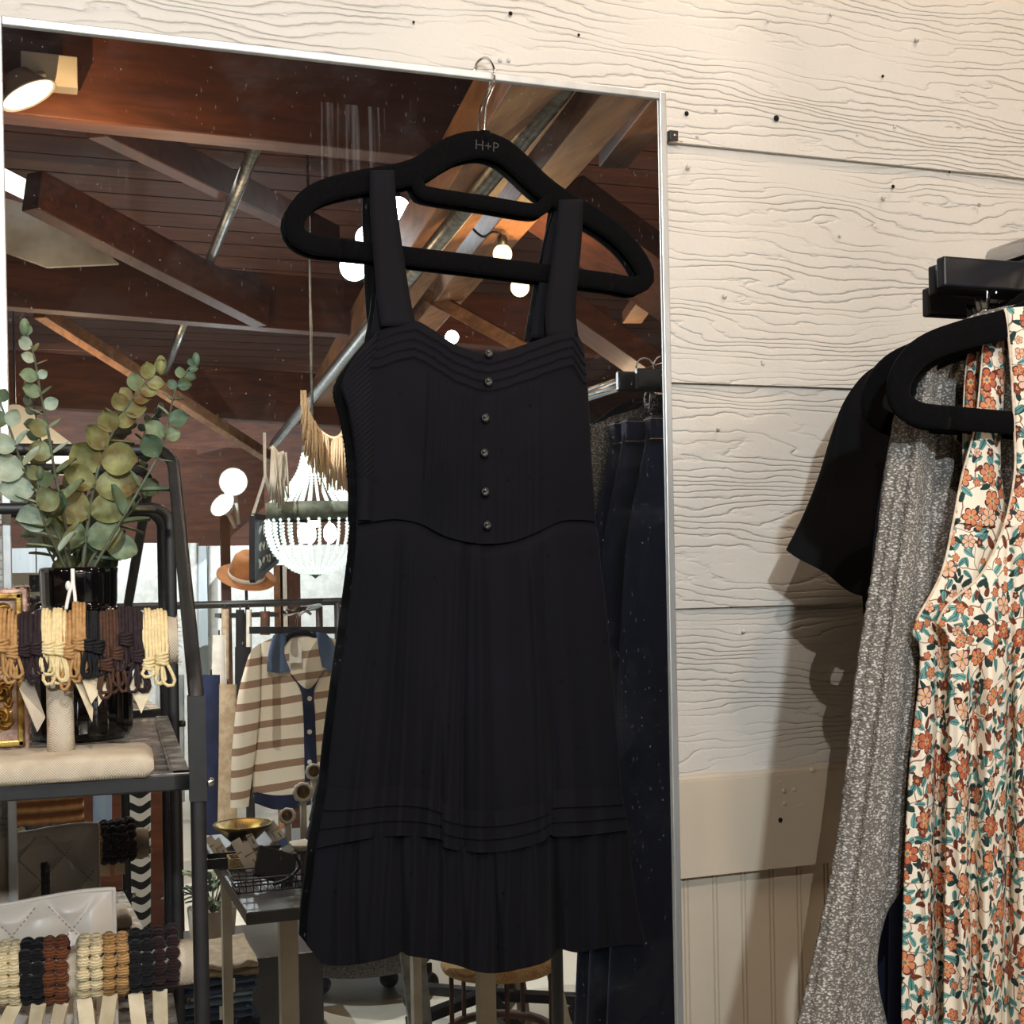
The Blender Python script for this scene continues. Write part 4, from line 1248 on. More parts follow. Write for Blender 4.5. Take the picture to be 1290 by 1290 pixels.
# ---- grey boucle cardigan
def boucle():
    t = NT('grey_boucle_knit'); v = t.coord('Object')
    vo = t.n('ShaderNodeTexVoronoi', {'Vector': t.coord('Object', (1.0, 1.0, 1.8)), 'Scale': 300.0})
    n = t.noise(v, 200, 3, 0.7)
    k = t.math('ADD', t.math('MULTIPLY', vo.outputs['Distance'], -0.9), n)
    col = t.ramp(k, [(0.02, rgb(116, 111, 105)), (0.19, rgb(172, 167, 160)), (0.4, rgb(216, 214, 210))])
    return t.finish(col, 0.9, 0, k, 0.6, 0.0022, 0.05, 0.1)
M['boucle'] = boucle()
tc_ = 0.425
card = empty('cardigan', 'long grey boucle knit cardigan hanging between the black top and the floral dresses', 'cardigan', at(1150, 1290, tc_))
def knit(amp, folds_):
    def f(u, v, px, py):
        r = amp * math.sin(math.pi * u) ** 0.5
        for (c, w, a, sl) in folds_:
            r += a * ridge(px, c - (py - 700) * sl, w) * min(1, math.sin(math.pi * u) * 3)
        return r + 0.0012 * noise.noise(V3((px * 0.25, py * 0.25, 2)))
    return f
def jag(pts, amp=2.2, n=120, seed=3):
    P = catmull(pts, n)
    return [(p.x + amp * noise.noise(V3((i * 0.9, seed, 0))), p.y) for i, p in enumerate(P)]
mb = MB()
L_ = jag([(1180, 425), (1150, 448), (1133, 480), (1125, 530), (1113, 600), (1101, 700), (1088, 780), (1076, 860), (1066, 960), (1053, 1060), (1036, 1150), (1020, 1220), (1001, 1300), (992, 1340)])
R_ = [(1222, 425), (1192, 480), (1180, 560), (1174, 650), (1176, 740), (1163, 880), (1149, 1000), (1138, 1110), (1118, 1150), (1107, 1195), (1107, 1240), (1120, 1300), (1124, 1340)]
shell(mb, coons([(1180, 425), (1200, 420), (1222, 425)], [(992, 1340), (1060, 1346), (1124, 1340)], L_, R_, 80, 260), tc_ + 0.012,
      knit(0.020, [(1138, 8, .006, .14), (1160, 6, -.006, .10), (1110, 7, -.004, .16), (1128, 6, -.005, .13)]), lambda u, v: 0.016 * math.sin(math.pi * u) ** .5)
mb.build('sleeve', M['boucle'], card)
mb = MB()
shell(mb, coons([(1176, 424), (1240, 392), (1330, 380), (1400, 396)], [(1135, 1118), (1220, 1124), (1320, 1124), (1400, 1120)], [(1176, 424), (1168, 560), (1165, 740), (1150, 940), (1135, 1118)], [(1400, 396), (1410, 740), (1400, 1120)], 90, 160), tc_ - 0.008,
      knit(0.012, [(1190, 8, .006, .02), (1210, 7, -.006, 0), (1250, 9, .006, 0)]), lambda u, v: 0.014 * math.sin(math.pi * u) ** .5)
mb.build('body', M['boucle'], card)
velvet_at(0.955, 0.118, tc_ - 0.006, 'black velvet hanger inside the grey boucle cardigan')

# ---- floral dresses
def floral(name, bg):
    t = NT(name)
    tc = t.n('ShaderNodeTexCoord')
    uv = t.n('ShaderNodeVectorMath', {0: tc.outputs['UV'], 1: (1, 1, 0)}, operation='MULTIPLY').outputs[0]
    wob = t.n('ShaderNodeTexNoise', {'Vector': uv, 'Scale': 30.0, 'Detail': 2.0})
    def petals(scale, off, R, n, stops, centre, ring, prob):
        sh_ = t.n('ShaderNodeVectorMath', {0: uv, 1: off}, operation='ADD').outputs[0]
        vo = t.n('ShaderNodeTexVoronoi', {'Vector': sh_, 'Scale': scale, 'Randomness': 0.8}, voronoi_dimensions='2D')
        d = t.n('ShaderNodeVectorMath', {0: sh_, 1: vo.outputs['Position']}, operation='SUBTRACT').outputs[0]
        s = t.n('ShaderNodeSeparateXYZ', {0: d})
        cs = t.n('ShaderNodeSeparateColor', {0: vo.outputs['Color']})
        r = t.n('ShaderNodeVectorMath', {0: d}, operation='LENGTH').outputs[1]
        an = t.math('ARCTAN2', s.outputs[1], s.outputs[0])
        an = t.math('ADD', an, t.math('MULTIPLY', cs.outputs[1], 6.28))
        c = t.math('ABSOLUTE', t.math('COSINE', t.math('MULTIPLY', an, n / 2)))
        Rr = t.math('MULTIPLY', t.math('ADD', t.math('MULTIPLY', t.math('POWER', c, 0.6), 0.42), 0.58), t.math('MULTIPLY', R, t.math('ADD', 0.65, t.math('MULTIPLY', cs.outputs[2], 0.45))))
        k = t.math('DIVIDE', r, Rr)
        pres = t.math('LESS_THAN', cs.outputs[0], prob)
        mask = t.math('MULTIPLY', t.math('LESS_THAN', k, 1.0), pres)
        rim = t.math('MULTIPLY', t.math('GREATER_THAN', k, 0.86), mask)
        rays = t.math('LESS_THAN', t.math('COSINE', t.math('MULTIPLY', an, n)), -0.82)
        colr = t.ramp(t.math('FRACT', t.math('MULTIPLY', cs.outputs[0], 7.3)), stops, 'CONSTANT')
        col = t.mix(rim, colr, ring)
        col = t.mix(t.math('MULTIPLY', rays, 0.75), col, ring)
        col = t.mix(t.math('LESS_THAN', k, 0.34), col, centre)
        col = t.mix(t.math('LESS_THAN', k, 0.17), col, rgb(92, 128, 150))
        return mask, col
    def leaf(scale, off, a, b, stops, prob):
        sh_ = t.n('ShaderNodeVectorMath', {0: uv, 1: off}, operation='ADD').outputs[0]
        vo = t.n('ShaderNodeTexVoronoi', {'Vector': sh_, 'Scale': scale, 'Randomness': 0.9}, voronoi_dimensions='2D')
        d = t.n('ShaderNodeVectorMath', {0: sh_, 1: vo.outputs['Position']}, operation='SUBTRACT').outputs[0]
        cs = t.n('ShaderNodeSeparateColor', {0: vo.outputs['Color']})
        ro = t.n('ShaderNodeVectorRotate', {'Vector': d, 'Angle': t.math('MULTIPLY', cs.outputs[1], 6.28)}, rotation_type='Z_AXIS').outputs[0]
        s = t.n('ShaderNodeSeparateXYZ', {0: ro})
        x = t.math('DIVIDE', s.outputs[0], a)
        y = t.math('DIVIDE', s.outputs[1], t.math('MULTIPLY', b, t.math('SUBTRACT', 1.05, t.math('MULTIPLY', x, 0.45))))
        k = t.math('ADD', t.math('MULTIPLY', x, x), t.math('MULTIPLY', y, y))
        mask = t.math('MULTIPLY', t.math('LESS_THAN', k, 1.0), t.math('LESS_THAN', cs.outputs[2], prob))
        col = t.ramp(cs.outputs[0], stops, 'CONSTANT')
        return mask, t.mix(t.math('LESS_THAN', t.math('ABSOLUTE', s.outputs[1]), 0.0003), col, rgb(40, 44, 44))
    col = bg
    ve = t.n('ShaderNodeTexVoronoi', {'Vector': t.n('ShaderNodeVectorMath', {0: uv, 1: t.n('ShaderNodeVectorMath', {0: wob.outputs['Color'], 1: (0.03, 0.03, 0)}, operation='MULTIPLY').outputs[0]}, operation='ADD').outputs[0], 'Scale': 34.0}, voronoi_dimensions='2D', feature='DISTANCE_TO_EDGE')
    col = t.mix(t.math('LESS_THAN', ve.outputs['Distance'], 0.018), col, rgb(150, 112, 92))
    ls = [(0.0, rgb(88, 140, 136)), (0.34, rgb(38, 62, 60)), (0.58, rgb(120, 62, 44)), (0.76, rgb(110, 160, 156))]
    for sc, off, a, b in ((88, (0, 0, 0), 0.0062, 0.0023), (76, (3.1, 1.7, 0), 0.0072, 0.0026), (96, (7.7, 4.2, 0), 0.0052, 0.0020)):
        m_, c_ = leaf(sc, off, a, b, ls, 0.5); col = t.mix(m_, col, c_)
    pal = [(0.0, rgb(202, 122, 88)), (0.3, rgb(226, 178, 152)), (0.52, rgb(128, 62, 44)), (0.68, rgb(84, 52, 52)), (0.84, rgb(214, 134, 92))]
    m_, c_ = petals(70, (5.3, 2.2, 0), 0.0056, 5, pal, rgb(224, 156, 90), rgb(112, 54, 40), 0.46); col = t.mix(m_, col, c_)
    m_, c_ = petals(40, (1.2, 8.8, 0), 0.0108, 6, [(0.0, rgb(212, 138, 102)), (0.4, rgb(226, 186, 160)), (0.7, rgb(188, 104, 76))], rgb(230, 166, 96), rgb(92, 46, 38), 0.42); col = t.mix(m_, col, c_)
    return t.finish(col, 0.75, 0, t.noise(t.coord('Object'), 900, 2), 0.2, 0.0004, 0.2)
M['cream_cotton'] = mat('cream_cotton', rgb(236, 222, 200), rgb(206, 176, 148), 120, 0.8)
M['floral'] = floral('floral_print_cotton', rgb(242, 230, 210))
def floral_dress(t, side, strap_e, label, fold_c, hx, hlabel):
    """side: outline of the left side from the strap top; strap_e: inner edge of the strap"""
    root = empty('floral_dress', label, 'dress', at(1290, 1420, t), 'floral dresses on the rail')
    arm_bot = [p for p in side if p[1] <= 800]
    yb = 1440
    def fold(u, v, px, py):
        r = 0.010 * math.sin(math.pi * u) ** 0.5
        k = sstep(780, 900, py)
        for (c, w, a) in fold_c:
            r += a * (0.35 + 0.65 * k) * ridge(px, c + 3 * math.sin(py * 0.008 + c), w) * min(1, math.sin(math.pi * u) * 4)
        return r + 0.0015 * noise.noise(V3((px * .03, py * .01, t * 50)))
    body_l = [p for p in side if p[1] >= 640]
    y0 = body_l[0][1]
    mb = MB()
    shell(mb, coons([body_l[0], (1330, y0 - 8), (1420, y0 - 8), (1500, y0 + 20)], [(body_l[-1][0], yb), (1320, yb + 4), (1420, yb + 4), (1520, yb)], body_l + [(body_l[-1][0] - 1, yb)], [(1500, y0 + 20), (1510, 1000), (1520, yb)], 150, 150), t, fold, lambda u, v: 0.008 * math.sin(math.pi * u) ** .5)
    mb.build('body', M['floral'], root)
    up = [p for p in side if p[1] <= body_l[0][1] + 12]
    mb = MB()
    shell(mb, coons([up[0], strap_e[0]], [up[-1], (strap_e[-1][0], up[-1][1])], up, strap_e, 26, 60), t + 0.001, lambda u, v, px, py: 0.007 * math.sin(math.pi * u) ** .5, lambda u, v: 0.009 * math.sin(math.pi * u) ** 0.5)
    mb.build('strap', M['floral'], root)
    mb = MB()
    edge = catmull([at(p[0], p[1], t + 0.0015) for p in side if p[1] < 800], 60)
    mb.tube(edge, 0.0013, 6); mb.build('armhole_binding', M['cream_cotton'], root)
    velvet_at(hx, 0.119, t - 0.001, hlabel)
    return root
floral_dress(0.492, [(1266, 388), (1272, 440), (1278, 540), (1278, 600), (1265, 662), (1237, 722), (1194, 762), (1180, 786), (1192, 800), (1196, 860), (1193, 1000), (1190, 1150), (1188, 1290)],
             [(1322, 384), (1326, 440), (1330, 540), (1336, 610), (1360, 668)], 'frontmost sleeveless cream floral dress on the rail, brightest lit', [(1210, 8, .010), (1228, 6, -.010), (1246, 9, .012), (1270, 5, -.014), (1286, 8, .010)], 0.932, 'frontmost black velvet hanger on the rail, its open loop showing beside the floral strap')
floral_dress(0.470, [(1240, 412), (1236, 470), (1228, 540), (1212, 600), (1201, 657), (1186, 722), (1154, 782), (1150, 800), (1158, 814), (1157, 860), (1146, 960), (1139, 1093), (1135, 1290)],
             [(1268, 408), (1268, 470), (1262, 540), (1262, 600), (1275, 668)], 'second cream floral dress, its side edge showing against the grey cardigan', [(1150, 6, .006), (1166, 6, .009), (1184, 6, -.010), (1200, 9, .010), (1230, 9, .008)], 0.953, 'black velvet hanger just behind the frontmost one, carrying the second floral dress')
floral_dress(0.450, [(1222, 428), (1216, 480), (1214, 540), (1214, 600), (1211, 650), (1205, 722), (1188, 782), (1184, 800), (1186, 860), (1182, 960), (1178, 1093), (1174, 1290)],
             [(1236, 424), (1232, 480), (1232, 540), (1236, 600), (1256, 660)], 'third cream floral dress, a shaded strap between the second one and the cardigan', [(1200, 8, .008), (1240, 10, -.008), (1280, 10, .008)], 0.972, 'black velvet hanger nearest the grey cardigan, carrying the third floral dress')
# ------------------------------------------------------------------ the shop room that the mirror shows (all of it stands behind the camera)
def wood(name, c1, c2, c3, sc=(1, 1, 1), rough=0.6):
    t = NT(name); v = t.coord('Object', sc)
    g = t.noise(v, 3.0, 5, 0.6, 0.6); k = t.noise(t.coord('Object'), 2.2, 3)
    col = t.mix(t.ramp(k, [(0.45, (0, 0, 0, 1)), (0.75, (1, 1, 1, 1))]), t.ramp(g, [(0.3, c1), (0.7, c2)]), c3)
    return t.finish(col, rough, 0, g, 0.25, 0.004, 0.3)
M['stain_x'] = wood('dark_stained_wood', rgb(62, 34, 22), rgb(104, 58, 34), rgb(76, 42, 28), (1.2, 9, 9))
M['stain_y'] = wood('dark_stained_boards', rgb(58, 32, 22), rgb(94, 54, 36), rgb(70, 40, 28), (9, 1.2, 9))
M['raw'] = wood('raw_timber', rgb(104, 68, 44), rgb(168, 122, 82), rgb(130, 92, 64), (8, 1.4, 8))
M['steel'] = mat('galvanised_pipe', rgb(150, 152, 150), rgb(110, 112, 110), 30, 0.35, 0.9)
M['white_wall'] = mat('white_painted_boards', rgb(226, 230, 230), rgb(208, 214, 216), 3, 0.6, stretch=(6, 6, 0.4))
M['concrete'] = mat('pale_concrete_floor', rgb(196, 194, 180), rgb(216, 212, 198), 1.5, 0.35, 0, 30, 0.05)
M['cloth_white'] = mat('white_cotton', rgb(228, 226, 218), rgb(206, 204, 196), 20, 0.85, 0, 600, 0.2)
RFAR = 8.6
XL, XR = -3.2, 4.6
def ceil_z(t): return lerp(3.40, 2.80, t / RFAR)
mb = MB(); mb.box((0.7, -RFAR / 2 + 0.1, -0.02), (XR - XL, RFAR + 0.4, 0.04)); struct(mb.build('floor', M['concrete']))
mb = MB()
n = 44
for i in range(n):
    t0, t1 = RFAR * i / n - 0.06, RFAR * (i + 1) / n - 0.072
    vs = [V3((x, -t, ceil_z(t) + dz)) for dz in (0, 0.03) for t in (t0, t1) for x in (XL, XR)]
    mb.add(vs, [(0, 1, 3, 2), (4, 6, 7, 5), (0, 4, 5, 1), (2, 3, 7, 6), (0, 2, 6, 4), (1, 5, 7, 3)], 0, False)
mb.box((0.7, -RFAR / 2, 3.52), (XR - XL, RFAR + 0.3, 0.02))
struct(mb.build('ceiling', M['stain_x']))
for nm, x in (('wall_left', XL), ('wall_right', XR)):
    mb = MB(); mb.box((x, -RFAR / 2, 1.7), (0.05, RFAR + 0.2, 3.5)); struct(mb.build(nm, M['stain_y']))
mb = MB(); mb.box((0.7, -RFAR - 0.02, 2.55), (XR - XL, 0.05, 1.8)); struct(mb.build('wall_far_upper', M['stain_x']))
mb = MB()
x = XL
while x < XR:
    mb.box((x + 0.1, -RFAR + 0.02, 0.83), (0.192, 0.03, 1.66)); x += 0.2
struct(mb.build('wall_far', M['white_wall']))
mb = MB(); mb.box((0.7, -RFAR - 0.02, 1.6), (XR - XL, 0.03, 3.2)); struct(mb.build('wall_far_core', M['stain_x']))

BW = 'roof timbers seen in the mirror'
def beam(name, p, q, w, h, m, label, cat='beam', up=(0, 0, 1)):
    mb = MB(); mb.bar(p, q, w, h, up)
    o = tag(mb.build(name, m, bevel=0.004), label, cat, BW); o['kind'] = 'thing'
    return o
def rb(a, b, w, h, m, label, name='roof_beam', dz=0.0, ext=0.0):
    return beam(name, rf(*a) + UP * dz - (rf(*b) - rf(*a)) * ext, rf(*b) + UP * dz, w, h, m, label)
rb((-260, 122, 2.0), (640, 215, 2.05), 0.09, 0.34, M['stain_x'], 'broad dark ceiling beam nearest the mirror top, lit by the flood lamp', dz=0.17)
rb((-200, 372, 4.3), (760, 450, 4.4), 0.10, 0.24, M['stain_x'], 'dark ceiling beam second down the mirror, above the eucalyptus', dz=0.12)
rb((-200, 498, 6.3), (700, 555, 6.4), 0.12, 0.30, M['stain_x'], 'dark ceiling beam third down the mirror, behind the eucalyptus tips', dz=0.15)
rb((120, 150, 2.4), (420, 300, 4.0), 0.06, 0.10, M['stain_y'], 'thin dark rafter slanting under the nearest beam toward the left hanger end', 'rafter')
rb((40, 240, 3.4), (330, 392, 4.2), 0.08, 0.14, M['stain_y'], 'dark rafter slanting down past the bright ceiling strip', 'rafter')
rb((50, 392, 4.6), (345, 580, 6.6), 0.06, 0.06, M['raw'], 'thin brown rafter slanting down behind the eucalyptus tips', 'rafter')
rb((655, 112, 1.4), (395, 520, 7.2), 0.15, 0.16, M['raw'], 'raw timber joist beside the long steel pipe, on its hanger side', 'roof_joist', 0.0, 0.16)
rb((752, 120, 1.4), (432, 520, 7.2), 0.11, 0.16, M['raw'], 'raw timber joist beside the long steel pipe, on its silver frame side', 'roof_joist', 0.0, 0.16)
rb((848, 105, 1.6), (772, 200, 2.2), 0.09, 0.06, M['raw'], 'short raw plank end in the top corner of the mirror', 'roof_plank')
rb((846, 330, 2.6), (796, 400, 3.4), 0.08, 0.05, M['raw'], 'short raw plank below the hanger tip', 'roof_plank')
rb((540, 372, 3.4), (690, 455, 3.0), 0.05, 0.05, M['raw'], 'pale batten slanting between the dress straps', 'roof_batten')
rb((690, 250, 2.2), (900, 400, 2.4), 0.30, 0.08, M['stain_x'], 'dark boxed timber behind the right hanger shoulder', 'roof_beam')
rb((700, 380, 3.2), (900, 520, 3.0), 0.34, 0.08, M['stain_x'], 'dark red boarding above the clothes rail in the mirror', 'roof_board')
def pipe(a, b, r, label):
    mb = MB(); mb.tube([rf(*a) - (rf(*b) - rf(*a)) * (0.15 if r > .025 else 0), rf(*b)], r, 12); 
    return tag(mb.build('conduit_pipe', M['steel']), label, 'pipe', 'steel pipes under the roof seen in the mirror')
pipe((708, 112, 1.22), (345, 560, 6.2), 0.026, 'long steel pipe running diagonally between two raw joists')
pipe((324, 178, 2.2), (258, 345, 4.15), 0.019, 'short steel pipe slanting from the nearest beam to the second beam')
pipe((233, 405, 4.6), (208, 470, 6.1), 0.019, 'short steel pipe between the second and third beams')
# bright strip lamp and grey panel at the frame's edge
mb = MB(); mb.bar(rf(-30, 208, 3.6), rf(40, 243, 3.9), 0.06, 0.05); 
M['strip'] = emit('strip_lamp_light', (0.95, 0.98, 1, 1), 2.2)
tag(mb.build('strip_lamp', M['strip']), 'bright white strip lamp under the roof at the mirror frame edge', 'lamp')
mb = MB(); mb.prism([rf(-40, 236, 4.0), rf(72, 268, 4.0), rf(150, 332, 4.05), rf(60, 336, 4.05), rf(-40, 300, 4.0)], [rf(-40, 236, 4.0) - S3 * .03, rf(72, 268, 4.0) - S3 * .03, rf(150, 332, 4.05) - S3 * .03, rf(60, 336, 4.05) - S3 * .03, rf(-40, 300, 4.0) - S3 * .03])
tag(mb.build('ceiling_panel', mat('grey_limed_board', rgb(196, 192, 182), rgb(150, 140, 126), 5, 0.7)), 'pale grey limed panel under the strip lamp', 'panel')

# lamps
M['warm_lamp'] = emit('warm_lamp_light', (1, 0.86, 0.62, 1), 14)
M['cool_lamp'] = emit('cool_lamp_light', (0.93, 0.98, 1, 1), 26)
M['lamp_shell'] = mat('lamp_housing', rgb(196, 190, 178), None, 1, 0.4)
M['lamp_dark'] = mat('dark_lamp_housing', rgb(40, 42, 44), None, 1, 0.4, 0.3)
def look(d): return V3(d).normalized().to_track_quat('Z', 'Y').to_matrix()
LAMPS = []
def flood(name, px, py, t, r, aim, label, glow, shell_m, box=None, arm=None):
    c = rf(px, py, t)
    root = empty(name, label, 'spotlight', c, 'spotlights seen in the mirror')
    R = look(aim)
    mb = MB(); mb.lathe([(0, -0.9 * r), (0.45 * r, -0.85 * r), (0.62 * r, -0.5 * r), (0.98 * r, -0.06 * r), (1.06 * r, 0.02 * r), (1.0 * r, 0.04 * r), (0.94 * r, -0.02 * r)], c, 28, R); mb.build('housing', shell_m, root)
    mb = MB(); mb.lathe([(0.95 * r, -0.02 * r), (0.7 * r, 0.08 * r), (0, 0.14 * r)], c, 28, R); mb.build('lens', glow, root)
    e = arm if arm is not None else c + UP * 0.09
    mb = MB(); mb.tube([c - R @ V3((0, 0, 0.5 * r)), e], 0.012, 10); mb.build('arm', shell_m, root)
    if box is not None:
        mb = MB(); mb.box(box, (0.13, 0.05, 0.078)); mb.build('junction_box', M['lamp_shell'], root, bevel=0.003)
    return c
to_wall = V3((0.5, 0.0, 1.5))
bx = rf(62, 92, 1.93)
f1 = flood('flood_lamp', 36, 120, 1.86, 0.066, (0.46, 0.08, -0.87), 'round warm flood lamp with a beige box on the nearest ceiling beam', M['warm_lamp'], M['lamp_shell'], bx, bx)
f2 = flood('spot_lamp', 501, 264, 3.5, 0.052, to_wall - rf(501, 264, 3.5), 'glaring spotlight highest of three, seen beside the left dress strap', M['cool_lamp'], M['lamp_dark'])
f3 = flood('spot_lamp', 463, 300, 3.6, 0.050, to_wall - rf(463, 300, 3.6), 'glaring spotlight middle of three, shining past the edge of the left dress strap', M['cool_lamp'], M['lamp_dark'])
f4 = flood('spot_lamp', 446, 336, 3.7, 0.060, to_wall - rf(446, 336, 3.7), 'glaring spotlight lowest of three, just below the hanger bar', M['cool_lamp'], M['lamp_dark'])
f5 = flood('spot_lamp', 561, 416, 4.4, 0.055, (-0.5, 0.7, -0.2), 'small spotlight with a dark square shade just above the dress neckline', M['cool_lamp'], M['lamp_dark'])
f6 = flood('spot_lamp', 294, 607, 5.5, 0.070, (-0.2, 0.95, 0.0), 'upper round spotlight of the pair on the wooden post', M['cool_lamp'], M['lamp_shell'], None, rf(300, 660, 5.6))
f7 = flood('spot_lamp', 280, 636, 5.5, 0.068, (-0.62, 0.6, 0.5), 'lower tilted spotlight of the pair on the wooden post', M['cool_lamp'], M['lamp_shell'], None, rf(296, 664, 5.6))
mb = MB(); mb.bar(rf(283, 648, 5.7), V3((rf(283, 648, 5.7).x, -5.7, 0)), 0.048, 0.048, (0, 1, 0))
tag(mb.build('wooden_post', mat('brown_post', rgb(104, 66, 46), rgb(80, 50, 36), 6, 0.6)), 'slim brown wooden post under the pair of round spotlights', 'post')
# string bulbs
M['bulb'] = emit('bulb_glow', (1.0, 0.66, 0.28, 1), 5.0)
M['filament'] = emit('filament_glow', (1.0, 0.85, 0.6, 1), 40)
for (px, py, t, lb) in ((633, 320, 2.3, 'warm globe string bulb just above the hanger bar'), (655, 362, 2.35, 'warm globe string bulb just below the hanger bar')):
    c = rf(px, py, t)
    root = empty('globe_bulb', lb, 'light bulb', c, 'globe bulbs on the string light')
    mb = MB(); mb.ball(c, 0.029, 20, 14); mb.build('globe', M['bulb'], root)
    mb = MB(); mb.ball(c, 0.0295, 14, 8, (0.35, 1.0, 0.5)); mb.build('filament', M['filament'], root)
    mb = MB(); mb.lathe([(0.016, 0.024), (0.015, 0.05), (0.012, 0.056), (0, 0.058)], c, 14); mb.build('socket', M['black_plastic'], root)
mb = MB(); mb.tube(catmull([rf(588, 262, 2.4), rf(594, 285, 2.4), rf(608, 298, 2.35), rf(622, 292, 2.3), rf(634, 300, 2.3), rf(646, 330, 2.33), rf(656, 345, 2.35), rf(690, 330, 2.35)], 50), 0.004, 6)
tag(mb.build('string_light_cable', M['black_plastic']), 'dark cable of the string light looping beside the raw joist', 'cable')

# beaded chandelier
ct = 3.15
cc = rf(396, 650, ct)
def czf(y): return rf(396, y, ct).z
ch = empty('bead_chandelier', 'lit bead chandelier with a grey ring, hanging beside the dress in the mirror', 'chandelier', V3((cc.x, cc.y, czf(560))))
k = (rf(458, 650, ct) - rf(335, 650, ct)).length / 123.0
M['ring'] = mat('grey_green_ring', rgb(104, 116, 104), rgb(74, 84, 76), 40, 0.6)
M['bead'] = mat('white_glass_bead_glow', rgb(236, 246, 240), None, 1, 0.35, emis=(0.78, 0.92, 0.86, 1), emis_s=0.75)  # beads are no lamps; their emission carries the bulbs' light
M['bulb_cool'] = emit('chandelier_bulb_glow', (0.92, 1.0, 0.96, 1), 14)
for (y0, y1, r) in ((562, 573, 13.5), (634, 656, 60)):
    mb = MB(); z0, z1 = czf(y1), czf(y0)
    mb.lathe([(r * k - 0.004, z0), (r * k, z0), (r * k, z1), (r * k - 0.004, z1), (r * k - 0.004, z0)], (cc.x, cc.y, 0), 48); mb.build('ring', M['ring'], ch)
NS = 30
bead_me = None
def strand(prof, nm):
    global bead_me
    for s in range(NS):
        a = 2 * math.pi * s / NS
        P = catmull([(r * k, 0, z) for r, z in prof], max(8, int(sum((V3((p[0] * k, 0, p[1])) - V3((q[0] * k, 0, q[1]))).length for p, q in zip(prof, prof[1:])) / 0.0115)))
        if s == 0:
            mb = MB()
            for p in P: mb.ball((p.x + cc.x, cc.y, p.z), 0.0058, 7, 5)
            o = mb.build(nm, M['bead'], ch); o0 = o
        else:
            o = bpy.data.objects.new(nm, o0.data); COL.objects.link(o); o.parent = ch
            o.matrix_parent_inverse = Matrix.Translation(-ch.location)
            o.matrix_basis = Matrix.Translation((cc.x, cc.y, 0)) @ Matrix.Rotation(a, 4, 'Z') @ Matrix.Translation((-cc.x, -cc.y, 0))
strand([(13, czf(572)), (20, czf(595)), (34, czf(615)), (56, czf(635))], 'upper_bead_strand')
strand([(60, czf(656)), (59, czf(675)), (50, czf(697)), (30, czf(716)), (16, czf(722))], 'lower_bead_strand')
mb = MB(); mb.lathe([(0.0, czf(722) - 0.02), (0.012, czf(722) - 0.01), (14 * k, czf(722)), (0, czf(720))], (cc.x, cc.y, 0), 20); mb.build('finial', M['ring'], ch)
for s in range(3):
    a = 2 * math.pi * s / 3 + 0.4
    mb = MB(); mb.ball((cc.x + 0.055 * math.cos(a), cc.y + 0.055 * math.sin(a), czf(672)), 0.024, 12, 8, (1, 1, 1.5)); mb.build('bulb', M['bulb_cool'], ch)
mb = MB(); mb.tube([V3((cc.x, cc.y, czf(563))), V3((cc.x, cc.y, ceil_z(ct)))], 0.005, 8); mb.build('chain', M['steel'], ch)

# macrame garlands hung along the pipe
M['jute'] = mat('natural_macrame_cord', rgb(236, 218, 190), rgb(214, 192, 158), 200, 0.9, 0, 900, 0.5)
def macrame(label, pts, t, lens, n, seed, m):
    rnd = random.Random(seed)
    P = catmull([rf(p[0], p[1], t) for p in pts], n)
    root = empty('macrame_garland', label, 'wall hanging', P[0], 'macrame hangings seen in the mirror')
    mb = MB(); mb.tube(P, 0.008, 8); mb.build('cord', m, root)
    mb = MB()
    for i, p in enumerate(P):
        L = lens(i / (n - 1)) * rnd.uniform(0.85, 1.12)
        for s in range(3):
            o_ = V3((rnd.uniform(-.008, .008), rnd.uniform(-.012, .012), 0))
            q = p + o_
            mb.tube([q, q + V3((rnd.uniform(-.006, .006), 0, -L * 0.5)), q + V3((rnd.uniform(-.012, .012), 0, -L))], [0.0035, 0.0035, 0.0025], 5)
    mb.build('fringe', m, root)
macrame('long tan macrame garland beside the dress bodice, above the chandelier', [(382, 492), (388, 520), (404, 545), (425, 552), (442, 530), (452, 505)], 2.75, lambda k: 0.10 + 0.06 * math.sin(math.pi * k), 46, 1, M['jute'])
macrame('small pale macrame tassel left of the chandelier top', [(342, 562), (350, 572), (358, 570)], 2.95, lambda k: 0.17, 10, 2, M['cloth_white'])

# chalkboard sign on white rope
c4 = [rf(318, 650, 3.3), rf(350, 655, 3.75), rf(348, 706, 3.75), rf(318, 731, 3.3)]
sg = empty('chalkboard_sign', 'small black chalkboard sign with white hand lettering hung on white rope beside the chandelier', 'sign', c4[3])
nn = (c4[1] - c4[0]).cross(c4[3] - c4[0]).normalized()
if nn.y < 0: nn = -nn
mb = MB(); mb.prism([p + nn * 0.006 for p in c4], [p - nn * 0.006 for p in c4]); mb.build('board', mat('slate_board', rgb(44, 47, 50), rgb(60, 63, 66), 12, 0.7), sg)
mb = MB()
for i in range(4): mb.bar(c4[i], c4[(i + 1) % 4], 0.018, 0.02, tuple(nn))
mb.build('frame', M['black_wood'], sg)
mb = MB()
rnd = random.Random(9)
for r_ in range(3):
    for q in range(5):
        u0, v0 = 0.16 + 0.14 * q, 0.14 + 0.28 * r_
        pts = []
        for e in range(6):
            u, v = u0 + rnd.uniform(0, .10), v0 + 0.17 * rnd.random()
            a = c4[0].lerp(c4[1], u); b = c4[3].lerp(c4[2], u); pts.append(a.lerp(b, v) + nn * 0.0075)
        mb.tube(catmull(pts, 14), 0.003, 5)
mb.build('chalk_lettering', M['cloth_white'], sg)
mb = MB(); tp = rf(334, 600, 3.5)
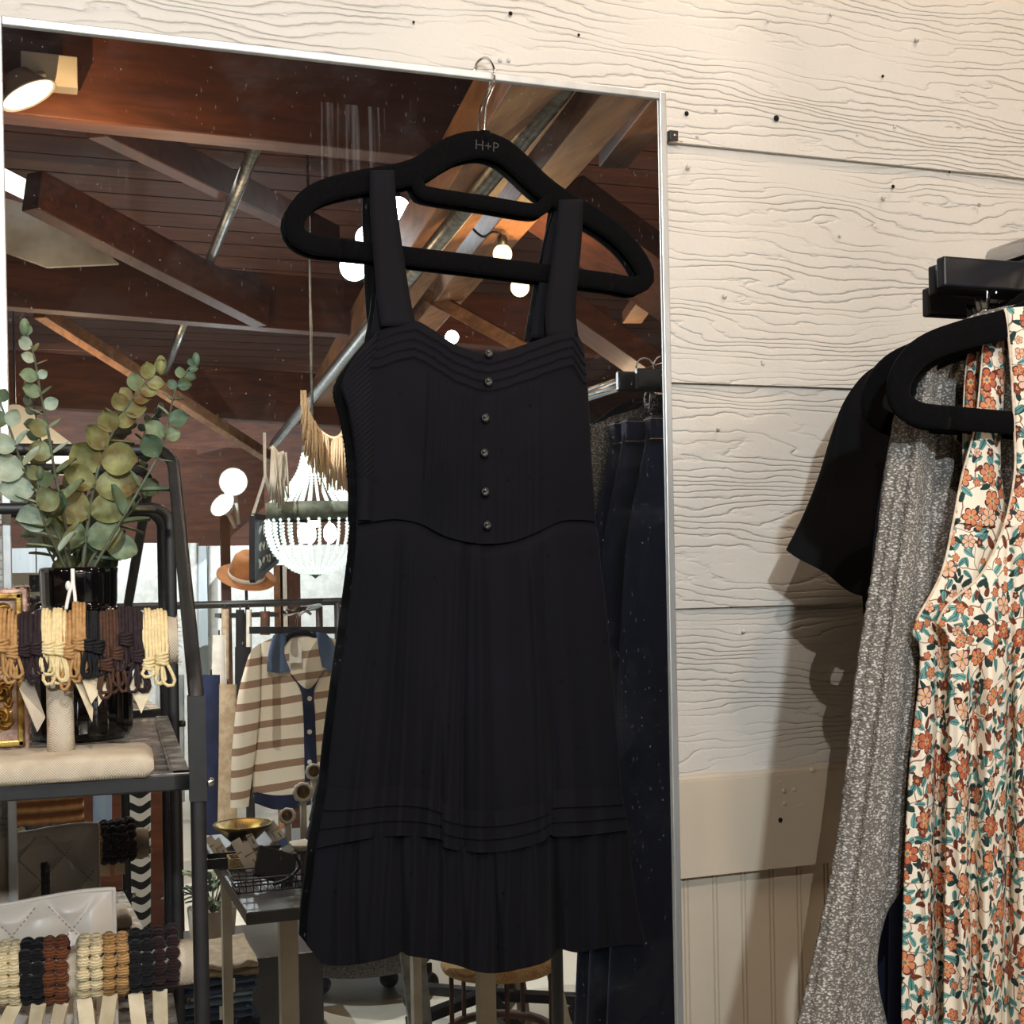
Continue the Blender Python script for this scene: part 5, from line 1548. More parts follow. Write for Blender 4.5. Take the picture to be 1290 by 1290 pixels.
mb.tube([c4[0], tp, c4[1]], 0.006, 6); mb.tube([tp, rf(333, 545, 3.5)], 0.006, 6); mb.build('rope', M['cloth_white'], sg)

# felt hat on a stand
ht = 5.4
hc = rf(310, 728, ht)
kk = (rf(346, 728, ht) - rf(274, 728, ht)).length / 72.0
hat = empty('felt_hat', 'tan felt fedora with a pale band on a hat stand, partly behind the chalkboard', 'hat', hc)
Rt = Matrix.Rotation(math.radians(-30), 3, 'X') @ Matrix.Rotation(math.radians(6), 3, 'Y')
M['felt'] = mat('tan_felt', rgb(196, 134, 82), rgb(176, 116, 66), 20, 0.9, 0, 500, 0.3, sheen=0.2)
mb = MB(); rbm = 36 * kk; rc = 22 * kk
mb.lathe([(rc * 0.9, 0.0), (rbm * 0.85, -0.006), (rbm, 0.004), (rbm, 0.008), (rbm * 0.85, -0.001), (rc, 0.006)], hc, 40, Rt, 0, lambda a: 0.05 * math.cos(2 * a)); mb.build('brim', M['felt'], hat)
mb = MB(); mb.lathe([(rc, 0), (rc * 0.97, 0.06), (rc * 0.84, 0.115), (rc * 0.6, 0.14), (rc * 0.3, 0.128), (0, 0.12)], hc, 36, Rt, 0, lambda a: 0.06 * math.cos(2 * a)); mb.build('crown', M['felt'], hat)
mb = MB(); mb.lathe([(rc * 1.02, 0.004), (rc * 1.01, 0.03)], hc, 36, Rt, 0, lambda a: 0.06 * math.cos(2 * a)); mb.build('band', M['cloth_white'], hat, solid=0.003)
hs = empty('hat_stand', 'slim black hat stand under the tan felt hat', 'stand', hc - UP * 0.3)
mb = MB(); mb.tube([hc - UP * 0.01, V3((hc.x, hc.y, rf(318, 772, ht).z))], 0.008, 8); mb.build('pole', M['black_metal'], hs)
zsh_ = rf(318, 772, ht).z
mb = MB(); mb.box(V3((hc.x, hc.y, zsh_ - 0.01)), (0.30, 0.2, 0.02)); mb.build('base', M['black_metal'], hs)
mb = MB(); mb.box(V3((hc.x, hc.y, (zsh_ - 0.02) / 2)), (0.04, 0.04, zsh_ - 0.02)); mb.build('column', M['black_metal'], hs)

# long black rail with belts and garments across the back
t5 = 5.0
ra, rb_ = rf(110, 766, t5), rf(560, 776, t5)
rb_.z = ra.z
rk = empty('garment_rack', 'long black garment rack across the back of the shop, under the hat', 'clothes rail', V3(((ra.x + rb_.x) / 2, -t5, 0)))
mb = MB(); mb.tube([ra, rb_], 0.018, 10); mb.build('rail', M['black_metal'], rk)
for p in (ra, rf(425, 776, t5), rb_):
    mb = MB(); mb.tube([V3((p.x, -t5, ra.z)), V3((p.x, -t5, 0))], 0.016, 10); mb.build('upright', M['black_metal'], rk)
def hang_cloth(name, label, cat, x0, x1, y0, y1, t, m, taper=0, wav=0.012, group='garments on the back rack'):
    g = coons([(x0, y0), (x1, y0)], [(x0 - taper, y1), (x1 + taper * 0.4, y1)], [(x0, y0), (x0 - taper * 0.3, (y0 + y1) / 2), (x0 - taper, y1)], [(x1, y0), (x1 + taper * .2, (y0 + y1) / 2), (x1 + taper * 0.4, y1)], 40, 40)
    mb = MB()
    w = max(6.0, (x1 - x0))
    shell(mb, g, t, lambda u, v, px, py: 0.02 * math.sin(math.pi * u) ** .5 + wav * math.sin(u * 14 + t * 9 + v), lambda u, v: 0.02 * math.sin(math.pi * u) ** .5, rf)
    o = mb.build(name, m)
    tag(o, label, cat, group)
    mb = MB(); c = rf((x0 + x1) / 2, y0 + 2, t)
    mb.tube([c, c + UP * 0.03], 0.004, 6); mb.build('hanger_loop', M['black_metal'], o)
    return o
M['beige'] = mat('beige_linen', rgb(196, 178, 152), rgb(168, 148, 122), 30, 0.9)
M['cloth_black'] = mat('black_cloth', rgb(24, 24, 27), None, 1, 0.9)
M['brown_cloth'] = mat('brown_leather', rgb(96, 62, 44), rgb(70, 44, 32), 20, 0.6)
M['navy'] = mat('navy_cloth', rgb(36, 48, 84), rgb(28, 36, 64), 12, 0.9)
hang_cloth('strap_belt', 'tan woven strap hanging from the back rack, nearest the black post', 'strap', 279, 289, 767, 900, 4.95, M['beige'], 0, 0.002)
hang_cloth('strap_belt', 'black strap with a brass buckle hanging from the back rack', 'strap', 297, 308, 768, 880, 4.93, M['cloth_black'], 0, 0.002)
hang_cloth('strap_belt', 'pale strap hanging from the back rack beside the black strap', 'strap', 310, 317, 768, 830, 4.91, M['cloth_white'], 0, 0.002)
hang_cloth('strap_belt', 'dark brown leather strap hanging from the back rack under the hat', 'strap', 328, 340, 770, 800, 4.9, M['brown_cloth'], 0, 0.002)
hang_cloth('long_garment', 'navy blue long garment on the back rack, right beside the black post', 'garment', 255, 277, 850, 1055, 4.4, M['navy'], 4)
hang_cloth('long_garment', 'beige crinkled garment on the back rack between the navy one and the striped cardigan', 'garment', 276, 298, 862, 1040, 4.3, M['beige'], 2)
hang_cloth('long_garment', 'white lace top on the back rack above the beige garment', 'garment', 268, 284, 800, 905, 4.6, M['cloth_white'], 6)
hang_cloth('long_garment', 'black garment on the back rack behind the striped cardigan sleeve', 'garment', 296, 316, 815, 1000, 4.5, M['cloth_black'], 0)
hang_cloth('long_garment', 'grey garment seen between the black shelf posts', 'garment', 196, 232, 850, 1010, 4.7, mat('slate_cloth', rgb(116, 126, 130), rgb(150, 158, 160), 9, 0.9), 2)
hang_cloth('white_curtain', 'white gathered curtain on the back wall behind the black shelf posts', 'curtain', 140, 250, 684, 980, 7.6, M['cloth_white'], 0, 0.04, 'white curtains on the back wall')
hang_cloth('white_curtain', 'white gathered curtain on the back wall behind the hat and chandelier', 'curtain', 262, 470, 688, 975, 7.9, M['cloth_white'], 0, 0.04, 'white curtains on the back wall')
hang_cloth('white_curtain', 'pale hanging cloth behind the dress hem, beside the dark jeans', 'curtain', 694, 745, 1150, 1330, 3.3, M['cloth_white'], 0, 0.02, 'white curtains on the back wall')
# timber uprights near the chandelier
for (px, y0, m, lb) in ((350, 712, M['raw'], 'narrow raw upright board below the chalkboard'), (357, 712, M['cloth_white'], 'narrow white upright board between two brown ones'), (369, 716, M['stain_y'], 'wide reddish brown upright board below the chandelier')):
    p = rf(px, y0, 5.9)
    mb = MB(); mb.bar(p, V3((p.x, p.y, 0)), 0.045 if px < 360 else 0.075, 0.03, (0, 1, 0))
    tag(mb.build('upright_board', m), lb, 'board', 'upright boards under the chandelier')

# striped cardigan with denim collar
st_t = 3.8
def stripe_mat():
    t = NT('cream_and_brown_striped_knit'); v = t.coord('Object')
    sp = t.n('ShaderNodeSeparateXYZ', {0: v})
    z = t.math('ADD', sp.outputs[2], t.math('ADD', t.math('MULTIPLY', sp.outputs[0], -0.10), t.math('MULTIPLY', t.noise(v, 4, 2), 0.02)))
    s = t.math('FRACT', t.math('MULTIPLY', z, 11.8))
    m_ = t.math('LESS_THAN', s, 0.34)
    col = t.mix(m_, rgb(228, 220, 202), rgb(150, 124, 104))
    return t.finish(col, 0.9, 0, t.noise(v, 400, 2), 0.4, 0.001, 0.15)
M['stripe'] = stripe_mat()
sw = empty('striped_cardigan', 'cream and brown striped knit cardigan with a blue denim collar on a black hanger', 'cardigan', rf(365, 1025, st_t))
def sh_rf(nm, top, bot, l, r, m, t, f=0.03, b=0.03, nu=40, nv=50, par=None):
    mb = MB()
    shell(mb, coons(top, bot, l, r, nu, nv), t, lambda u, v, px, py: f * math.sin(math.pi * u) ** .5 + 0.006 * noise.noise(V3((px * .06, py * .02, 4))), lambda u, v: b * math.sin(math.pi * u) ** .5, rf)
    return mb.build(nm, m, par if par is not None else sw)
sh_rf('body', [(325, 812), (350, 802), (390, 800), (425, 806), (452, 820)], [(318, 998), (350, 1003), (390, 998), (430, 985), (452, 980)], [(325, 812), (321, 900), (318, 998)], [(452, 820), (452, 980)], M['stripe'], st_t)
sh_rf('sleeve', [(329, 810), (318, 818), (311, 832)], [(313, 1016), (302, 1018), (290, 1018)], [(329, 810), (327, 900), (313, 1016)], [(311, 832), (299, 880), (292, 950), (290, 1018)], M['stripe'], st_t - 0.03)
dn = M['denim_mid']
sh_rf('hem_band', [(319, 997), (350, 1002), (390, 997), (430, 984)], [(321, 1012), (350, 1020), (390, 1014), (430, 1002)], [(319, 997), (321, 1012)], [(430, 984), (430, 1002)], M['denim_dark'], st_t, 0.034, 0.034)
sh_rf('collar', [(344, 800), (358, 798), (362, 800)], [(336, 846), (352, 848), (366, 846)], [(344, 800), (338, 822), (336, 846)], [(362, 800), (358, 822), (366, 846)], dn, st_t - 0.035, 0.012, 0.008, 20, 20)
sh_rf('collar', [(398, 796), (410, 798), (418, 806)], [(406, 840), (418, 846), (428, 846)], [(398, 796), (402, 820), (406, 840)], [(418, 806), (426, 824), (428, 846)], dn, st_t - 0.035, 0.012, 0.008, 20, 20)
sh_rf('placket', [(364, 846), (388, 868), (410, 842)], [(384, 985), (392, 984), (400, 982)], [(364, 846), (378, 868), (382, 900), (384, 985)], [(410, 842), (396, 868), (397, 900), (400, 982)], M['denim_dark'], st_t - 0.036, 0.006, 0.006, 20, 40)
for y in (880, 922, 960):
    mb = MB(); mb.ball(rf(390, y, st_t - 0.044) , 0.010, 10, 6, (1, 0.5, 1)); mb.build('button', M['cloth_white'], sw)
mb = MB(); mb.prism([rf(x, y, st_t - 0.055) for x, y in ((365, 811), (372, 806), (380, 811), (380, 835), (364, 835))], [rf(x, y, st_t - 0.052) for x, y in ((365, 811), (372, 806), (380, 811), (380, 835), (364, 835))]); mb.build('price_tag', M['white_card'], sw)
hg = empty('black_hanger', 'black hanger bar carrying the striped cardigan', 'hanger', rf(370, 794, st_t))
mb = MB(); mb.bar(rf(314, 794, st_t), rf(424, 794, st_t), 0.012, 0.028); mb.build('bar', M['black_wood'], hg)
mb = MB(); mb.tube(catmull([rf(356, 812, st_t - .02), rf(366, 800, st_t - .03), rf(384, 797, st_t - .03), rf(398, 802, st_t - .02)], 16), 0.012, 8); mb.build('shoulder', M['velvet'], hg)
mb = MB(); mb.tube(catmull([rf(375, 792, st_t), rf(375, 778, st_t), rf(384, 770, st_t), rf(392, 774, st_t)], 16), 0.006, 8); mb.build('hook', M['chrome'], hg)
arm_a, arm_b = rf(360, 772, 3.6), rf(402, 764, 4.4)
mb = MB(); mb.tube([arm_a, arm_b], 0.014, 10); mb.tube([arm_b, V3((arm_b.x, arm_b.y, 0))], 0.016, 10)
tag(mb.build('cross_rail', M['chrome']), 'chrome arm rail above the striped cardigan, below the chandelier', 'rail')

# ---- dark display table with small goods
zt_ = 0.80
def on_z(px, py, z):
    d = ray(px, py)
    p = CAM + d * ((z - CZ) / d.z)
    return V3((p.x, -p.y, z))
A, B = on_z(310, 1150, zt_), on_z(262, 1085, zt_)
tbl = empty('display_table', 'dark topped display table with pale legs, covered in small goods, below the striped cardigan', 'table', V3((A.x + 0.3, A.y - 0.4, 0)))
M['dark_top'] = mat('dark_table_top', rgb(52, 50, 50), rgb(70, 66, 64), 8, 0.32, 0, 60, 0.05)
mb = MB()
tx0, tx1, ty0, ty1 = A.x, A.x + 0.62, A.y, A.y - 0.80
mb.box(((tx0 + tx1) / 2, (ty0 + ty1) / 2, zt_ - 0.0125), (tx1 - tx0, abs(ty1 - ty0), 0.025)); mb.build('table_top', M['dark_top'], tbl, bevel=0.003)
M['pale_wood'] = mat('pale_painted_wood', rgb(206, 200, 184), rgb(186, 176, 156), 10, 0.6)
for lx, ly in ((tx0 + 0.10, ty0 - 0.12), (tx1 - 0.1, ty0 - 0.12), (tx0 + 0.05, ty1 + 0.12), (tx1 - 0.1, ty1 + 0.12)):
    mb = MB(); mb.bar((lx, ly, 0), (lx, ly, zt_ - 0.025), 0.036 if ly > ty0 - 0.2 else 0.022, 0.03, (0, 1, 0)); mb.build('leg', M['pale_wood'], tbl)
def onT(px, py): return on_z(px, py, zt_)
p = onT(306, 1062); bz = p
bw = empty('brass_bowl', 'shallow brass bowl at the back of the dark display table', 'bowl', bz)
mb = MB(); mb.lathe([(0.028, 0.0), (0.030, 0.006), (0.045, 0.02), (0.066, 0.040), (0.070, 0.046), (0.066, 0.046), (0.045, 0.026), (0, 0.012)], bz, 40); mb.build('body', M['brass'], bw)
mb = MB(); mb.tube([bz + V3((0.069 * math.cos(a), 0.069 * math.sin(a), 0.046)) for a in [2 * math.pi * q / 40 for q in range(40)]], 0.0022, 6, True); mb.build('rim', M['brass'], bw)
GR = 'small goods on the dark display table'
def card_stack(px, py, w, h, lean, m, label, name='earring_card', dk=0.0):
    b = onT(px, py) + UP * dk
    R = Matrix.Rotation(lean, 3, 'Y') @ Matrix.Rotation(math.radians(24), 3, 'X')
    root = empty(name, label, 'card', b, GR)
    mb = MB(); mb.box(b + R @ V3((0, 0, h / 2)), (w, 0.002, h), 0, 0, R); mb.build('backing', m, root)
    mb = MB(); mb.box(b + R @ V3((0, 0.0012, h * 0.62)), (w * 0.94, 0.001, 0.0025), 0, 0, R)
    mb.tube([b + R @ V3((w * 0.1, 0.002, h * 0.2)), b + R @ V3((w * 0.1, 0.002, h * 0.45))], 0.0012, 5); mb.build('earring', M['brass'], root)
    return root
wc_ = M['white_card']
card_stack(279, 1082, 0.018, 0.06, -0.5, wc_, 'white jewellery card tilted in the dark box at the near table corner')
card_stack(287, 1083, 0.018, 0.055, -0.5, wc_, 'white jewellery card beside the tilted one in the dark box')
card_stack(312, 1066, 0.016, 0.055, -0.25, wc_, 'narrow white card standing upright in front of the brass bowl')
card_stack(322, 1068, 0.016, 0.05, -0.4, wc_, 'narrow white card leaning in front of the brass bowl')
card_stack(350, 1060, 0.02, 0.06, -0.6, wc_, 'pale mint card leaning near the round gold lined ornament')
card_stack(358, 1060, 0.02, 0.058, -0.6, wc_, 'second pale card leaning near the round gold lined ornament')
card_stack(318, 1098, 0.022, 0.08, -0.45, wc_, 'tall white card tilted against the black wallet')
card_stack(327, 1100, 0.022, 0.075, -0.45, wc_, 'second tall white card tilted against the black wallet')
card_stack(366, 1082, 0.016, 0.05, -0.35, mat('blue_card', rgb(84, 118, 176), None, 1, 0.6), 'small blue card beside the black wallet')
card_stack(374, 1090, 0.022, 0.05, -0.45, mat('ice_blue_card', rgb(196, 214, 222), None, 1, 0.6), 'ice blue card beside the small blue one')
def dark_box(px, py, s, label, m=None):
    b = onT(px, py)
    root = empty('tray_box', label, 'box', b, GR)
    m = m or M['black_plastic']
    x, y, h = s
    mb = MB(); mb.box(b + UP * 0.002, (x, y, 0.004)); mb.build('base', m, root)
    for sx, sy, w, d in ((-1, 0, 0.003, y), (1, 0, 0.003, y), (0, -1, x, 0.003), (0, 1, x, 0.003)):
        mb = MB(); mb.box(b + V3((sx * x / 2, sy * y / 2, h / 2)), (w, d, h)); mb.build('side', m, root)
dark_box(281, 1090, (0.075, 0.06, 0.022), 'low black box of cards at the near table corner')
dark_box(352, 1074, (0.09, 0.06, 0.012), 'flat black box of cards in front of the round ornament')
M['wicker'] = weave_mat('wicker', rgb(150, 112, 68), rgb(214, 182, 132), 900, 0.8, 0.8)
dark_box(313, 1092, (0.085, 0.05, 0.026), 'small woven tan tray in front of the brass bowl', M['wicker'])
b = onT(337, 1118)
wb = empty('wire_basket', 'flat black wire basket holding the black wallet at the table edge', 'basket', b, GR)
mb = MB()
for z, s in ((0.004, 0.9), (0.018, 0.95), (0.032, 1.0)):
    q = [b + V3((a * 0.075 * s, c_ * 0.05 * s, z)) for a, c_ in ((-1, -1), (1, -1), (1, 1), (-1, 1))]
    for i in range(4): mb.tube([q[i], q[(i + 1) % 4]], 0.0018, 6)
for a in [-0.9 + 0.2 * i for i in range(10)]:
    mb.tube([b + V3((a * 0.075, 0.05, 0.032)), b + V3((a * 0.07, 0.045, 0.004)), b + V3((a * 0.07, -0.045, 0.004)), b + V3((a * 0.075, -0.05, 0.032))], 0.0012, 5)
mb.build('wire_mesh', M['black_metal'], wb)
b2 = b + V3((0.012, -0.006, 0.012))
wl = empty('wallet', 'black leather wallet with a braided wrist strap propped in the wire basket', 'wallet', b2, GR)
R = Matrix.Rotation(0.35, 3, 'Y') @ Matrix.Rotation(math.radians(38), 3, 'X')
mb = MB(); mb.box(b2 + R @ V3((0, 0, 0.035)), (0.085, 0.014, 0.07), 0, 0, R); mb.build('body', M['cloth_black'], wl, bevel=0.004)
mb = MB(); mb.tube(catmull([b2 + V3((0.045, 0.01, 0.055)), b2 + V3((0.05, 0.03, 0.03)), b2 + V3((0.02, 0.055, 0.012)), b2 + V3((-0.01, 0.06, 0.006))], 20), 0.004, 6); mb.build('wrist_strap', M['black_plastic'], wl)
b = onT(387, 1118)
mb = MB(); mb.box(b + UP * 0.038, (0.022, 0.03, 0.076)); tag(mb.build('wood_block', M['brown_cloth'], bevel=0.002), 'upright reddish brown wood block carrying a white shell dish', 'block', GR)
mb = MB(); mb.lathe([(0.0, 0.077), (0.02, 0.078), (0.036, 0.09), (0.034, 0.094), (0.018, 0.084), (0, 0.082)], b, 20, None, 0, lambda a: 0.12 * math.cos(5 * a)); tag(mb.build('shell_dish', M['cloth_white']), 'small white shell dish on top of the wood block', 'dish', GR)
def orn(px, py, py0, r, label):
    b = onT(px, py0); c = V3((b.x, b.y, 0)); d = ray(px, py); s = (-b.y + D) / d.y; c.z = CZ + d.z * s
    root = empty('round_ornament', label, 'ornament', b, GR)
    R = look((-0.1, 0.9, 0.2) if px > 370 else (-0.3, 0.9, 0.3))
    mb = MB(); mb.lathe([(0, -r * 0.8), (r * 0.7, -r * 0.7), (r, -r * 0.1), (r * 0.95, r * 0.3), (r * 0.7, r * 0.5), (r * 0.55, r * 0.2), (0, 0)], c, 24, R, 0, lambda a: 0.06 * math.cos(9 * a)); mb.build('shell', M['cloth_white'], root)
    mb = MB(); mb.lathe([(r * 0.62, r * 0.42), (r * 0.3, r * 0.25), (0, r * 0.2)], c, 20, R); mb.build('gold_lining', M['brass'], root)
    mb = MB(); mb.tube([c - UP * r * 0.6, b], 0.008, 10); mb.lathe([(0.02, 0), (0.02, 0.006), (0, 0.008)], b, 16); mb.build('stand', M['pale_wood'], root)
orn(383, 998, 1070, 0.024, 'round white ornament with a gold lining on a tall pale stand beside the dress')
orn(363, 1028, 1072, 0.020, 'lower round white ornament with a gold lining in front of the striped cardigan')
orn(397, 972, 1066, 0.020, 'highest round pale ornament, half hidden behind the dress')

# ---- plant, low platform, folded jeans
pp = rf(268, 1196, 2.65)
pl_ = empty('potted_plant', 'leafy green plant in a cream pot beside the black shelf post', 'plant', pp)
mb = MB(); r_ = 0.075
mb.lathe([(r_ * 0.8, 0), (r_ * 0.86, 0.02), (r_, 0.13), (r_ * 0.95, 0.13), (r_ * 0.9, 0.11), (0, 0.11)], pp, 32); mb.build('pot', mat('cream_pot', rgb(206, 196, 182), rgb(190, 178, 162), 12, 0.5), pl_)
mb = MB(); rnd = random.Random(4)
for i in range(70):
    a = rnd.uniform(0, 6.28); h = rnd.uniform(0.02, 0.10); r2 = rnd.uniform(0.01, 0.10)
    q = pp + V3((r2 * math.cos(a), r2 * math.sin(a), 0.13 + h))
    add_leaf(mb, q, V3((math.cos(a), math.sin(a), rnd.uniform(-.4, .8))), UP, rnd.uniform(0.04, 0.07), 0.02, rnd.choice([0, 1]), 0.3)
    if i % 4 == 0: mb.tube([pp + UP * 0.11, q], 0.002, 5, mi=0)
mb.build('foliage', [M['leaf_d'], M['leaf_a']], pl_)
mb = MB(); mb.box(V3((pp.x + 0.1, pp.y - 0.05, pp.z / 2)), (0.42, 0.4, pp.z)); tag(mb.build('low_platform', M['dark_top'], bevel=0.004), 'dark low platform under the potted plant', 'platform')
jt = 1.95
jb = rf(268, 1300, jt)
zj0 = 0.0
ztop_j = rf(276, 1205, jt).z
cols = [M['denim_mid'], M['denim_dark'], M['denim_mid'], M['denim_light'], M['denim_mid'], M['denim_mid'], M['beige']]
nJ = 9
hj = 0.036
zj = ztop_j - nJ * hj
mb = MB(); mb.box(V3((jb.x, -jt - 0.06, zj / 2)), (0.34, 0.36, zj)); tag(mb.build('wood_crate', M['stain_y'], bevel=0.004), 'brown wooden crate under the pile of folded jeans', 'crate')
names = ['bottom of the pile', 'second from the bottom of the pile', 'third from the bottom of the pile', 'fourth from the bottom of the pile', 'middle of the pile', 'fourth from the top of the pile', 'third from the top of the pile', 'second from the top of the pile', 'top of the pile, beige']
for i in range(nJ):
    z0 = zj + i * hj
    m = M['beige'] if i == nJ - 1 else cols[(i + 3) % 6]
    ox, oy = random.uniform(-.012, .012), random.uniform(-.012, .012)
    rows = []
    for j in range(3):
        pass
    root = empty('folded_jeans', 'folded jeans at the ' + names[i] + ' beside the black shelf post', 'jeans', V3((jb.x, -jt, z0)), 'pile of folded jeans')
    mb = MB()
    for lay in range(2):
        rows = []
        for q in range(24):
            th = 2 * math.pi * q / 24
            yy = 0.13 * math.copysign(abs(math.cos(th)) ** 0.35, math.cos(th)); zz = hj / 4 * (1 + math.copysign(abs(math.sin(th)) ** 0.6, math.sin(th)))
            rows.append([V3((jb.x + ox + lerp(-0.10, 0.10, s / 14), -jt - 0.06 + oy + yy, z0 + lay * hj / 2 + zz + (0.012 if i == nJ - 1 else 0.005) * noise.noise(V3((s * 0.45, q * 0.35, i + lay * 3))))) for s in range(15)])
        rows.append(rows[0])
        mb.sheet(rows)
        mb.add([r[0] for r in rows[:-1]], [tuple(range(24))]); mb.add([r[-1] for r in rows[:-1]], [tuple(range(24))])
    mb.build('fold', m, root)
    if i in (2, 5, 7):
        mb = MB(); c = V3((jb.x + 0.03 + ox, -jt + 0.075 + oy, z0 + hj * 0.6)); mb.box(c, (0.028, 0.002, 0.034), 0.3); mb.build('paper_label', M['white_card'], root)

# ---- office chair base, wicker stool, splayed legs
oc = on_z(611, 1272, 0.05)
ch_ = empty('office_chair', 'black five star office chair base on casters, under the dress hem', 'chair', V3((oc.x, oc.y, 0)))
mb = MB(); mb.lathe([(0.028, 0.07), (0.03, 0.16), (0.018, 0.17), (0.018, 0.42), (0, 0.42)], V3((oc.x, oc.y, 0)), 16); mb.build('column', M['black_plastic'], ch_)
for s in range(5):
    a = 2 * math.pi * s / 5 + 0.3
    e = V3((oc.x + 0.29 * math.cos(a), oc.y + 0.29 * math.sin(a), 0.075))
    mb = MB(); mb.bar((oc.x, oc.y, 0.10), e, 0.045, 0.03); mb.build('leg', M['black_plastic'], ch_, bevel=0.004)
    mb = MB(); mb.lathe([(0, -0.022), (0.026, -0.022), (0.03, -0.012), (0.03, 0.012), (0.026, 0.022), (0, 0.022)], V3((e.x, e.y, 0.03)), 16, Matrix.Rotation(math.pi / 2, 3, 'X')); mb.build('caster', M['black_plastic'], ch_)
mb = MB(); mb.box((oc.x, oc.y, 0.46), (0.46, 0.46, 0.08)); mb.build('seat', M['cloth_black'], ch_, bevel=0.03)
o2 = on_z(462, 1236, 0.03)
ot = empty('tweed_ottoman', 'dark grey tweed ottoman on casters under the dress hem', 'ottoman', V3((o2.x, o2.y, 0)))
mb = MB(); mb.lathe([(0.0, 0.09), (0.26, 0.09), (0.28, 0.11), (0.28, 0.36), (0.25, 0.40), (0, 0.41)], V3((o2.x, o2.y - 0.1, 0)), 36); mb.build('seat', mat('grey_tweed', rgb(70, 66, 66), rgb(128, 122, 120), 160, 0.95), ot)
for (px, py) in ((405, 1240), (490, 1232), (541, 1237)):
    q = on_z(px, py, 0.03)
    mb = MB(); mb.lathe([(0, -0.02), (0.028, -0.02), (0.034, 0), (0.028, 0.02), (0, 0.02)], q, 16, Matrix.Rotation(math.pi / 2, 3, 'X')); mb.build('caster', M['black_plastic'], ot)
    mb = MB(); mb.tube([q, q + UP * 0.065], 0.01, 8); mb.build('stem', M['black_plastic'], ot)
wt_ = 1.75
wc2 = rf(628, 1210, wt_)
ws = empty('wicker_side_table', 'round wicker topped side table with thin brown legs under the dress hem', 'table', V3((wc2.x, wc2.y, 0)))
rw_ = (rf(696, 1205, wt_) - rf(562, 1205, wt_)).length / 2
zb0 = rf(628, 1275, wt_).z
mb = MB(); mb.lathe([(0, wc2.z - 0.012), (rw_, wc2.z - 0.016), (rw_ + 0.004, wc2.z - 0.006), (rw_, wc2.z + 0.006), (0, wc2.z + 0.004)], V3((wc2.x, wc2.y, 0)), 48); mb.build('table_top', M['wicker'], ws)
for s in range(5):
    a = 2 * math.pi * s / 5 + 0.5
    mb = MB(); mb.tube([V3((wc2.x + rw_ * 0.92 * math.cos(a), wc2.y + rw_ * 0.92 * math.sin(a), z)) for z in (0, wc2.z)], 0.006, 8); mb.build('leg', M['brown_cloth'], ws)
mb = MB(); mb.tube([V3((wc2.x + rw_ * 0.92 * math.cos(a), wc2.y + rw_ * 0.92 * math.sin(a), zb0 - 0.05)) for a in [2 * math.pi * q / 40 for q in range(40)]], 0.012, 8, True); mb.build('lower_ring', M['brown_cloth'], ws)
mb = MB(); q_ = [rf(508, 1170, 2.2), rf(528, 1340, 2.2), rf(525, 1170, 2.4), rf(541, 1340, 2.4), rf(684, 1170, 2.2), rf(716, 1310, 2.2), rf(646, 1170, 2.5), rf(664, 1310, 2.5)]
tr_ = empty('trestle_stand', 'side table frame with splayed grey metal legs under the dress hem', 'table', V3((q_[0].x + .2, q_[0].y, 0)))
for i in range(0, 8, 2):
    a, b = q_[i], q_[i + 1]
    d_ = (b - a).normalized(); e = a + d_ * (a.z / -d_.z)
    mb = MB(); mb.bar(a, e, 0.035, 0.02, (0, 1, 0)); mb.build('leg', M['pale_wood'] if i > 3 else M['steel'], tr_)
mb = MB(); mb.box(((q_[0].x + q_[4].x) / 2, q_[0].y - 0.1, q_[0].z + 0.01), (abs(q_[4].x - q_[0].x) + 0.1, 0.4, 0.03)); mb.build('table_top', M['dark_top'], tr_)

# ---- cloths low behind the shelf
M['zigzag'] = None
t = NT('black_white_wavy_cloth'); v = t.coord('Object'); sp = t.n('ShaderNodeSeparateXYZ', {0: v})
zz = t.math('ADD', t.math('MULTIPLY', sp.outputs[2], 130.0), t.math('MULTIPLY', t.math('SINE', t.math('MULTIPLY', sp.outputs[0], 90.0)), 0.9))
M['zigzag'] = t.finish(t.mix(t.math('GREATER_THAN', t.math('SINE', zz), 0.0), rgb(30, 32, 34), rgb(224, 226, 222)), 0.9)
hang_cloth('patterned_cloth', 'black and white wavy striped cloth behind the black shelf posts', 'cloth', 157, 190, 985, 1190, 2.9, M['zigzag'], 0, 0.004, 'cloths low behind the shelf unit')
hang_cloth('patterned_cloth', 'light blue cloth below the upper tray, seen in the mirror', 'cloth', 117, 141, 985, 1040, 3.0, M['denim_light'], 0, 0.006, 'cloths low behind the shelf unit')
t = NT('tan_knotted_blanket'); v = t.coord('Object'); sp = t.n('ShaderNodeSeparateXYZ', {0: v})
s_ = t.math('ADD', t.math('SINE', t.math('MULTIPLY', sp.outputs[2], 210.0)), t.math('MULTIPLY', t.noise(v, 60, 3), 1.2))
M['blanket'] = t.finish(t.ramp(t.math('MULTIPLY', s_, 0.5), [(0.0, rgb(116, 76, 46)), (0.5, rgb(176, 128, 84)), (0.95, rgb(214, 176, 130))]), 0.9, 0, s_, 0.8, 0.006)
hang_cloth('woven_blanket', 'tan and brown chunky woven blanket below the upper tray, behind the pouch in the mirror', 'blanket', 4, 106, 975, 1110, 2.2, M['blanket'], 0, 0.006, 'cloths low behind the shelf unit')
mb = MB(); p0 = rf(85, 1075, 3.4); mb.box(V3((p0.x, p0.y, 0.42)), (0.75, 0.4, 0.84)); tag(mb.build('wooden_chest', M['stain_x'], bevel=0.006), 'dark brown wooden chest low behind the shelf unit', 'chest')
